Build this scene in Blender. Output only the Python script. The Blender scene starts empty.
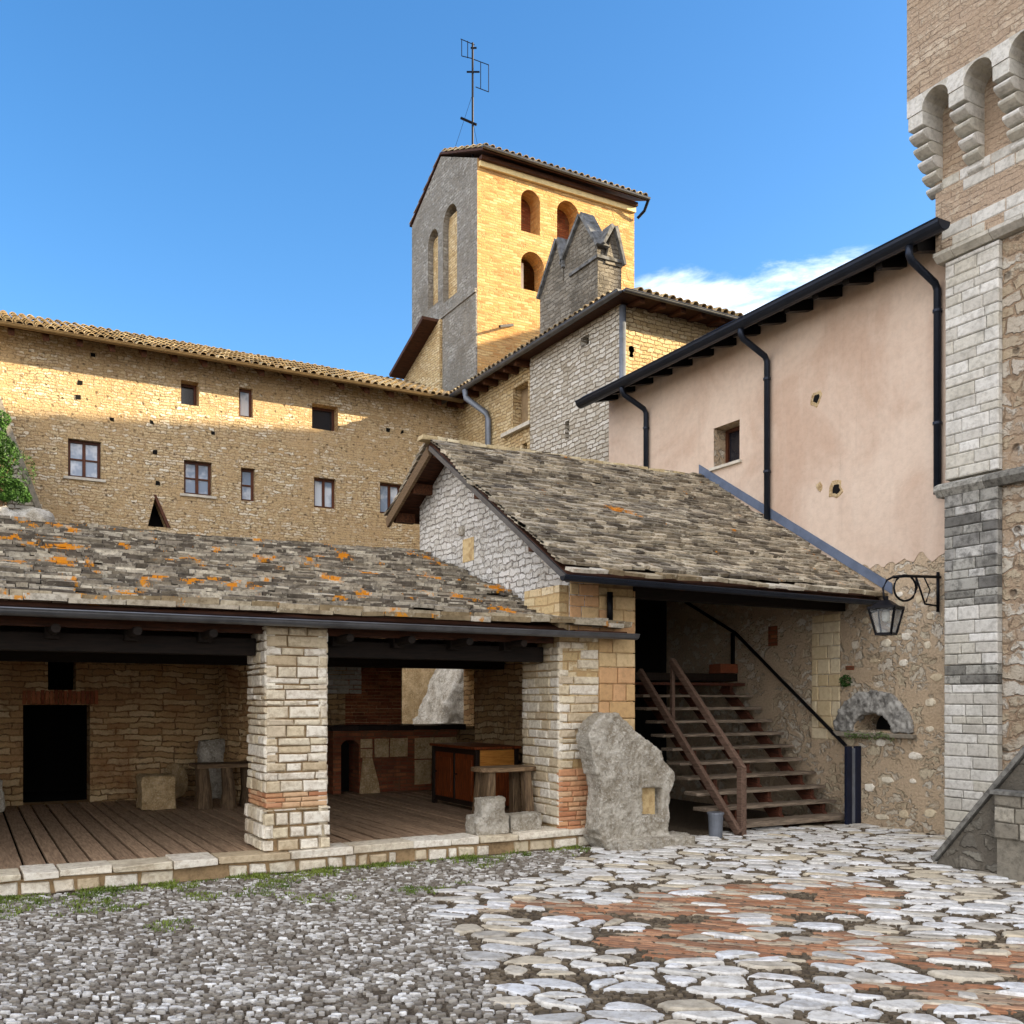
import bpy, bmesh, math, random
import numpy as np
from mathutils import Vector, noise, Matrix

random.seed(7)
S = bpy.context.scene
COL = S.collection
R = math.radians

# ------------------------------------------------------------------ camera, sky, sun, exposure
EYE = 1.8
FX = 978.0
HOR = 700.0
FW = (0.4904, 0.8715)
cam_d = bpy.data.cameras.new("camera")
cam = bpy.data.objects.new("camera", cam_d)
COL.objects.link(cam)
cam.location = (0, 0, EYE)
cam.rotation_euler = (R(90), 0, -math.atan2(FW[0], FW[1]))
cam_d.sensor_width = 36
cam_d.lens = FX / 1024 * 36
cam_d.shift_y = (HOR - 512) / 1024
cam_d.clip_start = .05
cam_d.clip_end = 3000
S.camera = cam

SUN_EL, SUN_AZ = R(20), R(118)
world = bpy.data.worlds.new("World")
S.world = world
world.use_nodes = True
wt = world.node_tree
bg = wt.nodes['Background']
sky = wt.nodes.new('ShaderNodeTexSky')
sky.sky_type = 'NISHITA'
sky.sun_disc = False
sky.sun_elevation = SUN_EL
sky.sun_rotation = SUN_AZ
sky.altitude = 300
sky.air_density = 1.0
sky.dust_density = 0.9
sky.ozone_density = 2.4
hs = wt.nodes.new('ShaderNodeHueSaturation')
hs.inputs['Saturation'].default_value = 1.27
hs.inputs['Hue'].default_value = .501
wt.links.new(sky.outputs[0], hs.inputs['Color'])
# clouds: a low streaky bank
tc = wt.nodes.new('ShaderNodeTexCoord')
mp = wt.nodes.new('ShaderNodeMapping')
mp.inputs['Scale'].default_value = (2.2, 2.2, 9)
wt.links.new(tc.outputs['Generated'], mp.inputs['Vector'])
nz = wt.nodes.new('ShaderNodeTexNoise')
nz.inputs['Scale'].default_value = 2.1
nz.inputs['Detail'].default_value = 8
nz.inputs['Roughness'].default_value = .62
nz.inputs['Distortion'].default_value = .5
wt.links.new(mp.outputs[0], nz.inputs['Vector'])
sx = wt.nodes.new('ShaderNodeSeparateXYZ')
wt.links.new(tc.outputs['Generated'], sx.inputs[0])
band = wt.nodes.new('ShaderNodeMapRange')      # elevation fade of the bank
band.interpolation_type = 'SMOOTHSTEP'
for k, v in zip(('From Min', 'From Max', 'To Min', 'To Max'), (.44, .375, -.30, .20)):
    band.inputs[k].default_value = v
wt.links.new(sx.outputs['Z'], band.inputs['Value'])
azm = wt.nodes.new('ShaderNodeMapRange')       # only towards +x
azm.interpolation_type = 'SMOOTHSTEP'
for k, v in zip(('From Min', 'From Max', 'To Min', 'To Max'), (.46, .58, -.5, 0)):
    azm.inputs[k].default_value = v
wt.links.new(sx.outputs['X'], azm.inputs['Value'])
ad = wt.nodes.new('ShaderNodeMath'); ad.operation = 'ADD'
wt.links.new(band.outputs[0], ad.inputs[0]); wt.links.new(azm.outputs[0], ad.inputs[1])
ad2 = wt.nodes.new('ShaderNodeMath'); ad2.operation = 'ADD'
wt.links.new(ad.outputs[0], ad2.inputs[0]); wt.links.new(nz.outputs['Fac'], ad2.inputs[1])
cr = wt.nodes.new('ShaderNodeMapRange'); cr.interpolation_type = 'SMOOTHSTEP'
for k, v in zip(('From Min', 'From Max', 'To Min', 'To Max'), (.56, .86, 0, .95)):
    cr.inputs[k].default_value = v
wt.links.new(ad2.outputs[0], cr.inputs['Value'])
mxc = wt.nodes.new('ShaderNodeMix'); mxc.data_type = 'RGBA'
wt.links.new(cr.outputs[0], mxc.inputs[0])
wt.links.new(hs.outputs[0], mxc.inputs[6])
mxc.inputs[7].default_value = (6.6, 6.9, 7.4, 1)
# added unseen bank of bright cloud behind the viewer, to fill the shade
dt = wt.nodes.new('ShaderNodeVectorMath'); dt.operation = 'DOT_PRODUCT'
wt.links.new(tc.outputs['Generated'], dt.inputs[0]); dt.inputs[1].default_value = (-.80, -.60, .10)
nz2 = wt.nodes.new('ShaderNodeTexNoise'); nz2.inputs['Scale'].default_value = 3.0; nz2.inputs['Detail'].default_value = 7; nz2.inputs['Roughness'].default_value = .6
wt.links.new(tc.outputs['Generated'], nz2.inputs['Vector'])
ad3 = wt.nodes.new('ShaderNodeMath'); ad3.operation = 'MULTIPLY_ADD'
wt.links.new(nz2.outputs['Fac'], ad3.inputs[0]); ad3.inputs[1].default_value = .9; wt.links.new(dt.outputs['Value'], ad3.inputs[2])
cr2 = wt.nodes.new('ShaderNodeMapRange'); cr2.interpolation_type = 'SMOOTHSTEP'
for k, v in zip(('From Min', 'From Max', 'To Min', 'To Max'), (.50, .85, 0, .95)):
    cr2.inputs[k].default_value = v
wt.links.new(ad3.outputs[0], cr2.inputs['Value'])
mx2 = wt.nodes.new('ShaderNodeMix'); mx2.data_type = 'RGBA'
wt.links.new(cr2.outputs[0], mx2.inputs[0])
wt.links.new(mxc.outputs[2], mx2.inputs[6])
mx2.inputs[7].default_value = (7.7, 7.5, 7.5, 1)
wt.links.new(mx2.outputs[2], bg.inputs['Color'])
bg.inputs['Strength'].default_value = .105

sun_d = bpy.data.lights.new("sun", 'SUN')
sun_d.energy = 5.0
sun_d.angle = R(.5)
sun_d.color = (1.0, .81, .53)
sun = bpy.data.objects.new("sun", sun_d)
COL.objects.link(sun)
sdir = Vector((math.sin(SUN_AZ) * math.cos(SUN_EL), math.cos(SUN_AZ) * math.cos(SUN_EL), math.sin(SUN_EL)))
sun.rotation_euler = sdir.to_track_quat('Z', 'Y').to_euler()
sun.location = (20, -10, 30)

S.view_settings.view_transform = 'Standard'
S.view_settings.look = 'None'
S.view_settings.gamma = 1
S.view_settings.exposure = 1.62


# ------------------------------------------------------------------ measuring helpers (a pixel on a known wall plane -> metres)
def ray(px, py):
    a = (px - 512) / FX
    return FW[0] + FW[1] * a, FW[1] - FW[0] * a, (HOR - py) / FX


def onu(px, py, u):
    U, V, Z = ray(px, py); t = u / U
    return V * t, EYE + Z * t


def onv(px, py, v):
    U, V, Z = ray(px, py); t = v / V
    return U * t, EYE + Z * t


def onz(px, py, z=0):
    U, V, Z = ray(px, py); t = (z - EYE) / Z
    return U * t, V * t


# ------------------------------------------------------------------ materials
def lin(c):
    return tuple((x / 12.92 if x <= .04045 else ((x + .055) / 1.055) ** 2.4) for x in [k / 255 for k in c]) + (1,)


class NT:
    def __init__(s, name):
        s.m = bpy.data.materials.new(name); s.m.use_nodes = True
        s.t = s.m.node_tree
        s.b = s.t.nodes['Principled BSDF']
        s.b.inputs['Roughness'].default_value = .9
        s.b.inputs['Specular IOR Level'].default_value = .25

    def n(s, ty, ins=None, **props):
        nd = s.t.nodes.new('ShaderNode' + ty)
        for k, v in props.items():
            setattr(nd, k, v)
        for k, v in (ins or {}).items():
            s.put(nd, k, v)
        return nd

    def put(s, nd, k, v):
        if isinstance(v, bpy.types.NodeSocket):
            s.t.links.new(v, nd.inputs[k])
        elif isinstance(v, bpy.types.Node):
            s.t.links.new(v.outputs[0], nd.inputs[k])
        else:
            nd.inputs[k].default_value = v

    def noise(s, vec, scale, detail=4, rough=.55, dist=0, dims='3D'):
        return s.n('TexNoise', {'Vector': vec, 'Scale': scale, 'Detail': detail, 'Roughness': rough, 'Distortion': dist}, noise_dimensions=dims)

    def ramp(s, fac, stops, interp='LINEAR'):
        r = s.n('ValToRGB', {'Fac': fac})
        r.color_ramp.interpolation = interp
        e = r.color_ramp.elements
        while len(e) < len(stops):
            e.new(.5)
        for i, (p, c) in enumerate(stops):
            e[i].position = p; e[i].color = c if len(c) == 4 else tuple(c) + (1,)
        return r.outputs[0]

    def mr(s, val, a, b, c=0, d=1, smooth=True):
        r = s.n('MapRange', {'Value': val, 'From Min': a, 'From Max': b, 'To Min': c, 'To Max': d})
        if smooth: r.interpolation_type = 'SMOOTHSTEP'
        return r.outputs[0]

    def mix(s, fac, a, b, blend='MIX'):
        r = s.n('Mix', {0: fac, 6: a, 7: b}, data_type='RGBA', blend_type=blend)
        return r.outputs[2]

    def math(s, op, a, b=0.0, c=0.0):
        r = s.n('Math', {0: a, 1: b, 2: c}, operation=op)
        return r.outputs[0]

    def uv(s):
        return s.n('TexCoord').outputs['UV']

    def obj(s):
        return s.n('TexCoord').outputs['Object']

    def bump(s, h, dist=.02, strength=1):
        bn = s.n('Bump', {'Height': h, 'Distance': dist, 'Strength': strength})
        s.t.links.new(bn.outputs[0], s.b.inputs['Normal'])

    def color(s, c):
        s.put(s.b, 'Base Color', c)


def masonry(name, stones, mortar, sx=.2, sz=.09, joint=.10, rand=.75, warp=.05, cover=0.0, cover_scale=.6,
            bump=.03, stain=None, stain_amt=.4, jag=.18, rough=.9):
    """Rubble laid in rough courses: stones (list of sRGB), mortar sRGB, sx/sz typical stone size in metres."""
    m = NT(name)
    uv = m.uv()
    wn = m.noise(uv, 1.7, 3, dims='2D')
    wv = m.n('VectorMath', {0: wn.outputs['Color'], 1: (.5, .5, .5)}, operation='SUBTRACT')
    wv2 = m.n('VectorMath', {0: wv, 'Scale': warp * 4}, operation='SCALE')
    fn = m.noise(uv, 14, 3, dims='2D')
    fv = m.n('VectorMath', {0: fn.outputs['Color'], 1: (.5, .5, .5)}, operation='SUBTRACT')
    fv2 = m.n('VectorMath', {0: fv, 'Scale': min(sx, sz) * jag * 3}, operation='SCALE')
    a1 = m.n('VectorMath', {0: uv, 1: wv2}, operation='ADD')
    a2 = m.n('VectorMath', {0: a1, 1: fv2}, operation='ADD')
    sc = m.n('VectorMath', {0: a2, 1: (1 / sx, 1 / sz, 1)}, operation='MULTIPLY')
    v1 = m.n('TexVoronoi', {'Vector': sc, 'Scale': 1.0, 'Randomness': rand}, voronoi_dimensions='2D', feature='F1')
    ve = m.n('TexVoronoi', {'Vector': sc, 'Scale': 1.0, 'Randomness': rand}, voronoi_dimensions='2D', feature='DISTANCE_TO_EDGE')
    sep = m.n('SeparateColor', {0: v1.outputs['Color']})
    cellr = sep.outputs[0]
    edge = m.math('ADD', ve.outputs['Distance'], m.math('MULTIPLY', m.math('SUBTRACT', sep.outputs[1], .6), joint * 1.3))
    mask = m.mr(edge, joint * .5, joint * 1.5)
    n2 = m.noise(uv, 30, 5, .65, dims='2D')
    n3 = m.noise(uv, cover_scale, 5, .6, .6, dims='2D')
    if cover > 0:
        cv = m.mr(m.math('ADD', n3.outputs['Fac'], m.math('MULTIPLY', sep.outputs[2], .25)), .62 + .3 * (.5 - cover), .74 + .3 * (.5 - cover), 1, 0)
        mask = m.math('MULTIPLY', mask, cv)
    k = len(stones)
    sc_ = m.ramp(cellr, [((i + .0) / k, lin(c)) for i, c in enumerate(stones)], 'LINEAR')
    sc_ = m.mix(m.mr(n2.outputs['Fac'], .3, .75, 0, .45), sc_, m.mix(.55, sc_, (.03, .026, .02, 1)))
    mo = m.mix(m.mr(n2.outputs['Fac'], .3, .7), lin(mortar), m.mix(.22, lin(mortar), (.02, .018, .015, 1)))
    c = m.mix(mask, mo, sc_)
    if stain:
        n4 = m.noise(uv, .45, 6, .65, .8, dims='2D')
        c = m.mix(m.mr(n4.outputs['Fac'], .5, .72, 0, stain_amt), c, lin(stain))
    m.color(c)
    h = m.math('ADD', m.math('MULTIPLY', mask, .8), m.math('MULTIPLY', n2.outputs['Fac'], .5))
    m.bump(h, bump, 1)
    m.b.inputs['Roughness'].default_value = rough
    return m.m


def coursed(name, cols, mortar, bw=.2, bh=.085, gap=.016, warp=.03, rag=.5, erode=.45, bump=.03, stain=None, stain_amt=.4, pits=0.0, pit_scale=5):
    """small stones in wavy courses: each stone ragged, some swallowed by the mortar"""
    m = NT(name)
    uv = m.uv()
    w1 = m.noise(uv, .8, 3, dims='2D'); w2 = m.noise(uv, .55 / bh, 3, .6, dims='2D')
    d1 = m.n('VectorMath', {0: m.n('VectorMath', {0: w1.outputs['Color'], 1: (.5, .5, .5)}, operation='SUBTRACT'), 'Scale': warp * 6}, operation='SCALE')
    d2 = m.n('VectorMath', {0: m.n('VectorMath', {0: w2.outputs['Color'], 1: (.5, .5, .5)}, operation='SUBTRACT'), 'Scale': bh * rag * 2}, operation='SCALE')
    vec = m.n('VectorMath', {0: m.n('VectorMath', {0: uv, 1: d1}, operation='ADD'), 1: d2}, operation='ADD')
    bt = m.n('TexBrick', {'Vector': vec, 'Color1': (0, 0, 0, 1), 'Color2': (1, 1, 1, 1), 'Mortar': (.5, .5, .5, 1), 'Scale': 1.0,
                          'Mortar Size': gap, 'Mortar Smooth': .6, 'Bias': 0.0, 'Brick Width': bw, 'Row Height': bh}, offset=.37, squash=1.6, squash_frequency=3)
    rnd = m.n('SeparateColor', {0: bt.outputs['Color']}).outputs[0]
    k = len(cols)
    c = m.ramp(rnd, [(i / max(1, k - 1), lin(x)) for i, x in enumerate(cols)])
    n2 = m.noise(uv, 32, 5, .7, dims='2D')
    n3 = m.noise(uv, 1.1, 5, .65, .5, dims='2D')
    n4 = m.noise(uv, 7.5, 4, .6, dims='2D')
    er = m.math('ADD', m.math('MULTIPLY', n3.outputs['Fac'], .55), m.math('MULTIPLY', n4.outputs['Fac'], .45))
    swallowed = m.mr(er, .66 - .3 * erode, .72 - .3 * erode + .05)
    mask = m.math('MULTIPLY', m.math('SUBTRACT', 1.0, bt.outputs['Fac']), m.math('SUBTRACT', 1.0, m.math('MULTIPLY', swallowed, .85)))
    c = m.mix(m.mr(n2.outputs['Fac'], .35, .75, 0, .45), c, m.mix(.5, c, (.04, .033, .025, 1)))
    mo = m.mix(m.mr(n2.outputs['Fac'], .3, .7), lin(mortar), m.mix(.3, lin(mortar), (.03, .025, .02, 1)))
    c = m.mix(mask, mo, c)
    crev = m.math('MULTIPLY', m.mr(bt.outputs['Fac'], .45, .95), m.mr(n4.outputs['Fac'], .42, .62))
    c = m.mix(m.math('MULTIPLY', crev, .55), c, (.045, .034, .024, 1))  # crevice shadow lines mixed into the joint colour
    if stain:
        n5 = m.noise(uv, .5, 6, .65, .8, dims='2D')
        c = m.mix(m.mr(n5.outputs['Fac'], .48, .72, 0, stain_amt), c, lin(stain))
    h = m.math('ADD', m.math('MULTIPLY', mask, .7), m.math('MULTIPLY', n2.outputs['Fac'], .5))
    if pits:
        vp = m.n('TexVoronoi', {'Vector': uv, 'Scale': pit_scale}, voronoi_dimensions='2D')
        pit = m.mr(vp.outputs['Distance'], .04, .10, pits, 0)
        c = m.mix(pit, c, (.04, .028, .018, 1))
        h = m.math('SUBTRACT', h, m.math('MULTIPLY', pit, 1.5))
    m.color(c)
    m.bump(h, bump, 1)
    return m.m


def island_stone(name, cols, dirt=(60, 55, 48), dirt_amt=.5, bump=.008, nscale=18, lichen=None, lich_scale=1.2, lich_lo=.6, moss=None, rough=.9):
    """Separate stones: each mesh island takes its own colour."""
    m = NT(name)
    g = m.n('NewGeometry')
    rnd = g.outputs['Random Per Island']
    ob = m.obj()
    k = len(cols)
    c = m.ramp(rnd, [(i / k, lin(x)) for i, x in enumerate(cols)], 'LINEAR')
    n1 = m.noise(ob, nscale, 6, .7)
    n2 = m.noise(ob, nscale * .15, 5, .65, .5)
    c = m.mix(m.mr(n1.outputs['Fac'], .42, .68, 0, dirt_amt), c, lin(dirt))
    c = m.mix(m.mr(n2.outputs['Fac'], .48, .7, 0, dirt_amt * .8), c, lin(dirt))
    if lichen:
        lv = m.n('VectorMath', {0: ob, 1: (1, .55, .55)}, operation='MULTIPLY')
        n3 = m.noise(lv, lich_scale, 3, .5)
        n4 = m.noise(lv, 15, 4, .75)
        f = m.math('ADD', m.math('MULTIPLY', n3.outputs['Fac'], .65), m.math('MULTIPLY', n4.outputs['Fac'], .35))
        f = m.math('ADD', f, m.math('MULTIPLY', m.math('SUBTRACT', rnd, .5), .03))
        c = m.mix(m.mr(f, lich_lo, lich_lo + .035, 0, .92), c, m.mix(n4.outputs['Fac'], lin(lichen), lin((196, 120, 14))))
        n5 = m.noise(ob, 9, 5, .7)
        c = m.mix(m.mr(n5.outputs['Fac'], .58, .66, 0, .7), c, lin((196, 190, 172)))
    if moss:
        n6 = m.noise(ob, 2.5, 5, .7)
        c = m.mix(m.mr(n6.outputs['Fac'], .6, .7, 0, .6), c, lin(moss))
    m.color(c)
    m.bump(n1.outputs['Fac'], bump, 1)
    m.b.inputs['Roughness'].default_value = rough
    return m.m


def plain(name, c, rough=.7, metal=0.0, vary=.25, scale=6, bump=.003, stretch=None, c2=None):
    m = NT(name)
    ob = m.obj()
    if stretch:
        ob = m.n('VectorMath', {0: ob, 1: stretch}, operation='MULTIPLY').outputs[0]
    n1 = m.noise(ob, scale, 6, .65)
    d = lin(c2) if c2 else tuple(x * .35 for x in lin(c)[:3]) + (1,)
    m.color(m.mix(m.mr(n1.outputs['Fac'], .35, .7, 0, vary * 2 if c2 is None else 1), lin(c), d))
    m.b.inputs['Roughness'].default_value = rough
    m.b.inputs['Metallic'].default_value = metal
    if bump: m.bump(n1.outputs['Fac'], bump, 1)
    return m.m


def wood(name, c, c2, axis=0, rough=.75, scale=5, islands=True):
    m = NT(name)
    ob = m.obj()
    st = [9, 9, 9]; st[axis] = .8
    v = m.n('VectorMath', {0: ob, 1: tuple(st)}, operation='MULTIPLY')
    g = m.n('NewGeometry').outputs['Random Per Island']
    v2 = m.n('VectorMath', {0: v, 1: m.n('CombineXYZ', {0: m.math('MULTIPLY', g, 30), 1: m.math('MULTIPLY', g, 17)})}, operation='ADD')
    n1 = m.noise(v2, scale, 6, .7, .4)
    c_ = m.mix(m.mr(n1.outputs['Fac'], .3, .7), lin(c), lin(c2))
    if islands:
        c_ = m.mix(m.math('MULTIPLY', g, .45), c_, m.mix(.6, c_, (.02, .015, .01, 1)))
    m.color(c_)
    m.b.inputs['Roughness'].default_value = rough
    m.bump(n1.outputs['Fac'], .004, 1)
    return m.m


def bricks(name, cols, mortar, bw=.26, bh=.065, gap=.012, bump=.012, stain=None, stain_amt=.5, warp=.02):
    m = NT(name)
    uv = m.uv()
    wn = m.noise(uv, 2.2, 4, dims='2D')
    wv = m.n('VectorMath', {0: wn.outputs['Color'], 1: (.5, .5, .5)}, operation='SUBTRACT')
    wv2 = m.n('VectorMath', {0: wv, 'Scale': warp * 3}, operation='SCALE')
    vec = m.n('VectorMath', {0: uv, 1: wv2}, operation='ADD')
    bt = m.n('TexBrick', {'Vector': vec, 'Color1': (0, 0, 0, 1), 'Color2': (1, 1, 1, 1), 'Mortar': (.5, .5, .5, 1), 'Scale': 1.0,
                          'Mortar Size': gap, 'Mortar Smooth': .4, 'Bias': 0.0, 'Brick Width': bw, 'Row Height': bh})
    k = len(cols)
    c = m.ramp(bt.outputs['Color'], [(i / max(1, k - 1), lin(x)) for i, x in enumerate(cols)])
    n2 = m.noise(uv, 28, 5, .65, dims='2D')
    c = m.mix(m.mr(n2.outputs['Fac'], .35, .75, 0, .5), c, m.mix(.5, c, (.03, .025, .02, 1)))
    nb = m.noise(uv, 3.5, 4, .6, dims='2D')
    f = m.math('MAXIMUM', bt.outputs['Fac'], m.mr(nb.outputs['Fac'], .58, .66, 0, .8))
    c = m.mix(f, c, lin(mortar))
    if stain:
        n4 = m.noise(uv, .6, 6, .65, .8, dims='2D')
        c = m.mix(m.mr(n4.outputs['Fac'], .48, .7, 0, stain_amt), c, lin(stain))
    m.color(c)
    h = m.math('SUBTRACT', m.math('MULTIPLY', n2.outputs['Fac'], .6), f)
    m.bump(h, bump, 1)
    return m.m


def plaster(name, c, c2, bump=.006):
    m = NT(name)
    uv = m.uv()
    n1 = m.noise(uv, .5, 6, .6, .6, dims='2D')
    n2 = m.noise(uv, 9, 6, .7, dims='2D')
    st = m.n('VectorMath', {0: uv, 1: (3.5, .35, 1)}, operation='MULTIPLY')
    n3 = m.noise(st, 1.4, 4, .6, dims='2D')
    x = m.mix(m.mr(n1.outputs['Fac'], .35, .68), lin(c), lin(c2))
    x = m.mix(m.mr(n2.outputs['Fac'], .35, .75, 0, .35), x, m.mix(.3, x, (.03, .02, .015, 1)))
    x = m.mix(m.mr(n3.outputs['Fac'], .5, .75, 0, .25), x, m.mix(.25, x, (.9, .85, .75, 1)))
    n4 = m.noise(m.n('VectorMath', {0: uv, 1: (5.0, .25, 1)}, operation='MULTIPLY'), 1.1, 5, .7, dims='2D')
    x = m.mix(m.mr(n4.outputs['Fac'], .58, .8, 0, .22), x, m.mix(.5, x, (.12, .085, .06, 1)))
    n5 = m.noise(uv, 1.3, 7, .75, 1.2, dims='2D')
    x = m.mix(m.mr(n5.outputs['Fac'], .60, .64, 0, .22), x, m.mix(.5, x, (.45, .36, .27, 1)))
    m.color(x)
    m.bump(m.math('ADD', n2.outputs['Fac'], m.math('MULTIPLY', n1.outputs['Fac'], 1.5)), bump, 1)
    return m.m


M = {}
M['left_wall'] = coursed('tan rubble with small pale stones', [(204, 178, 136), (222, 204, 168), (196, 168, 126), (240, 232, 212), (202, 174, 132)],
                         (196, 168, 126), .15, .07, .014, .03, .7, .72, .025, (178, 146, 102), .4, .5, 2.6)
M['middle_wall'] = coursed('grey coursed rubble', [(206, 200, 186), (228, 224, 214), (188, 180, 164), (216, 210, 196), (178, 168, 150)],
                           (160, 146, 124), .24, .10, .016, .02, .42, .12, .04, (140, 128, 110), .3)
M['middle_face'] = coursed('warm ochre rubble', [(214, 190, 144), (228, 210, 170), (196, 168, 122), (220, 198, 152)],
                           (186, 156, 112), .2, .085, .014, .025, .5, .35, .035, (166, 134, 90), .3, .3, 3)
M['belfry_shade_grey'] = coursed('shade grey render over stone', [(162, 160, 156), (180, 178, 172), (140, 138, 132), (168, 164, 156)],  # grey puts the skylit shade of this face into its colour
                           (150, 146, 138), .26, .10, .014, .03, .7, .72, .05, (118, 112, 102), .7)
M['belfry_brick'] = bricks('yellow ochre brick', [(198, 152, 92), (212, 172, 112), (180, 130, 78), (222, 192, 136), (204, 156, 94)], (190, 154, 104), .28, .085, .014, .035,
                           (184, 132, 76), .5)
M['chimney_stone'] = coursed('dark weathered chimney stone', [(134, 128, 118), (154, 148, 136), (112, 106, 96), (142, 134, 120)],
                             (120, 112, 100), .24, .09, .012, .02, .5, .5, .03, (78, 74, 66), .7)
M['pink'] = plaster('faded pink plaster', (212, 192, 174), (194, 168, 148))
M['near_rubble'] = masonry('pale rubble with brown mortar', [(206, 192, 168), (222, 214, 198), (192, 174, 146), (208, 194, 166), (216, 206, 188)],
                           (200, 178, 150), .24, .12, .16, 1.0, .09, .56, 1.3, .045, (182, 158, 128), .4, .5)
M['gable_white'] = coursed('whitewashed rubble', [(228, 226, 220), (240, 238, 234), (212, 208, 200), (232, 230, 224)],
                           (202, 196, 186), .19, .09, .014, .022, .65, .42, .045, (176, 168, 154), .4)
M['inner_wall'] = coursed('brown interior stonework', [(212, 180, 134), (226, 200, 156), (190, 154, 110), (206, 170, 122), (180, 140, 98)],
                          (176, 140, 98), .34, .095, .014, .03, .4, .35, .035, (146, 96, 58), .6, .2, 2.5)
M['front_ochre'] = bricks('pale ochre ashlar', [(206, 184, 142), (222, 206, 172), (196, 168, 120), (214, 196, 156)], (176, 148, 106), .30, .12, .012, .012, (188, 140, 96), .35)
M['core'] = plain('tan lime mortar', (172, 146, 110), .95, 0, .3, 14, .012)
M['core_pale'] = plain('grey lime mortar', (150, 142, 128), .95, 0, .3, 14, .012)
M['pillar_stone'] = island_stone('pale pillar stones', [(236, 230, 212), (214, 200, 172), (244, 240, 228), (198, 180, 150), (224, 212, 184), (236, 230, 216)], (150, 128, 98), .5, .014)
M['pillar_brick'] = island_stone('orange pillar bricks', [(196, 140, 104), (206, 160, 120), (180, 120, 86), (210, 176, 140)], (150, 110, 80), .4)
M['ashlar'] = island_stone('white limestone ashlar', [(206, 204, 196), (222, 220, 214), (188, 184, 174), (214, 212, 206), (200, 196, 184)], (120, 116, 106), .42, .014, 16)
M['ashlar_dark'] = island_stone('blackened limestone', [(112, 110, 104), (150, 148, 140), (90, 88, 84), (170, 168, 160)], (56, 54, 50), .7, .014, 16)
M['keep_brown'] = coursed('brown keep stonework', [(192, 172, 150), (204, 188, 166), (182, 160, 136), (198, 180, 158)],
                          (182, 160, 138), .42, .08, .010, .02, .35, .75, .025, (162, 140, 116), .4)
M['keep_rubble'] = coursed('brown mortar with big pale stones', [(206, 198, 182), (222, 218, 208), (190, 176, 152), (200, 184, 158)],
                           (182, 158, 132), .38, .17, .024, .05, .6, .66, .05, (156, 132, 106), .4, .6, 1.6)
M['rock'] = plain('rough pale limestone', (210, 200, 180), .95, 0, .4, 9, .03, None, (150, 140, 122))
M['rock_white'] = plain('bright broken limestone', (224, 220, 206), .95, 0, .3, 9, .03, None, (170, 160, 138))
M['rock_tan'] = plain('tan stone', (206, 178, 130), .95, 0, .3, 8, .02, None, (150, 120, 80))
M['niche'] = plain('ochre stone inset', (206, 184, 140), .95, 0, .3, 12, .01, None, (166, 138, 96))
M['slate'] = island_stone('grey stone roof slabs', [(134, 126, 114), (184, 174, 156), (86, 80, 72), (146, 136, 118), (214, 206, 188), (100, 92, 82)], (58, 52, 44), .65, .014, 16,
                          (230, 164, 40), 2.8, .575)
M['slate_plain'] = island_stone('brown grey stone roof slabs', [(134, 124, 110), (172, 162, 142), (88, 80, 70), (144, 132, 112), (196, 184, 162)], (60, 53, 44), .65, .012, 16,
                                (216, 150, 50), 2.6, .64)
M['slate_edge'] = island_stone('eave slabs with lichen', [(200, 192, 172), (170, 156, 130), (216, 210, 196), (150, 134, 106)], (90, 76, 54), .6, .012, 14, (222, 158, 50), 3.2, .59)
M['coppi'] = island_stone('old clay roof tiles', [(190, 168, 126), (150, 130, 98), (206, 190, 154), (124, 108, 82), (172, 150, 114)], (84, 74, 58), .75, .01, 12, moss=(110, 104, 60))
M['ridge_stone'] = island_stone('pale ridge mortar stones', [(206, 190, 150), (190, 172, 134), (214, 202, 170)], (120, 104, 76), .5)
M['roof_under'] = wood('dark roof boards', (92, 54, 34), (40, 24, 16), 0)
M['rafter'] = wood('dark rafters', (110, 66, 40), (50, 30, 18), 1)
M['beam'] = wood('blackened beam', (34, 24, 18), (12, 9, 7), 0)
M['deck'] = wood('weathered deck planks', (206, 176, 146), (146, 120, 98), 1, .7)
M['tread'] = wood('weathered stair treads', (164, 148, 130), (88, 76, 64), 0, .7)
M['stair_red'] = wood('red brown stair timber', (110, 62, 44), (48, 28, 20), 1, .7)
M['rail_wood'] = wood('brown handrail timber', (128, 104, 90), (80, 62, 52), 1, .6)
M['cabinet'] = wood('reddish cabinet wood', (150, 74, 30), (74, 30, 12), 2, .5)
M['cabinet_dark'] = wood('dark cabinet frame', (40, 26, 18), (16, 10, 7), 2, .5)
M['drawer'] = wood('honey drawer front', (214, 150, 70), (170, 104, 40), 0, .5)
M['bench_wood'] = wood('grey brown bench wood', (140, 116, 88), (80, 62, 44), 0, .75)
M['leg_wood'] = wood('grey brown trestle legs', (128, 106, 80), (66, 50, 36), 2, .75)
M['window_wood'] = wood('brown window frame', (104, 58, 36), (60, 32, 20), 2, .5)
M['gutter'] = plain('dark blue grey metal gutter', (44, 50, 62), .38, .6, .15, 5, .001)
M['gutter_brown'] = plain('weathered metal gutter', (110, 112, 116), .4, .7, .25, 4, .001)
M['flash'] = plain('blue grey lead flashing', (106, 118, 140), .5, .3, .2, 4, .002)
M['lead'] = plain('dark weathered capping stone', (118, 120, 122), .9, 0, .4, 7, .03, None, (70, 68, 64))
M['iron'] = plain('black iron', (24, 24, 28), .45, .6, .2, 10, .001)
M['galv'] = plain('grey painted metal', (120, 126, 136), .45, .3, .2, 6, .001)
M['blue_paint'] = plain('dark blue painted post', (30, 36, 56), .4, .2, .2, 8, .001)
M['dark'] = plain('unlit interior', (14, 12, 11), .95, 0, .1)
M['shutter'] = plain('dull tan shutter', (150, 128, 98), .8, 0, .2, 6, .002)
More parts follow.
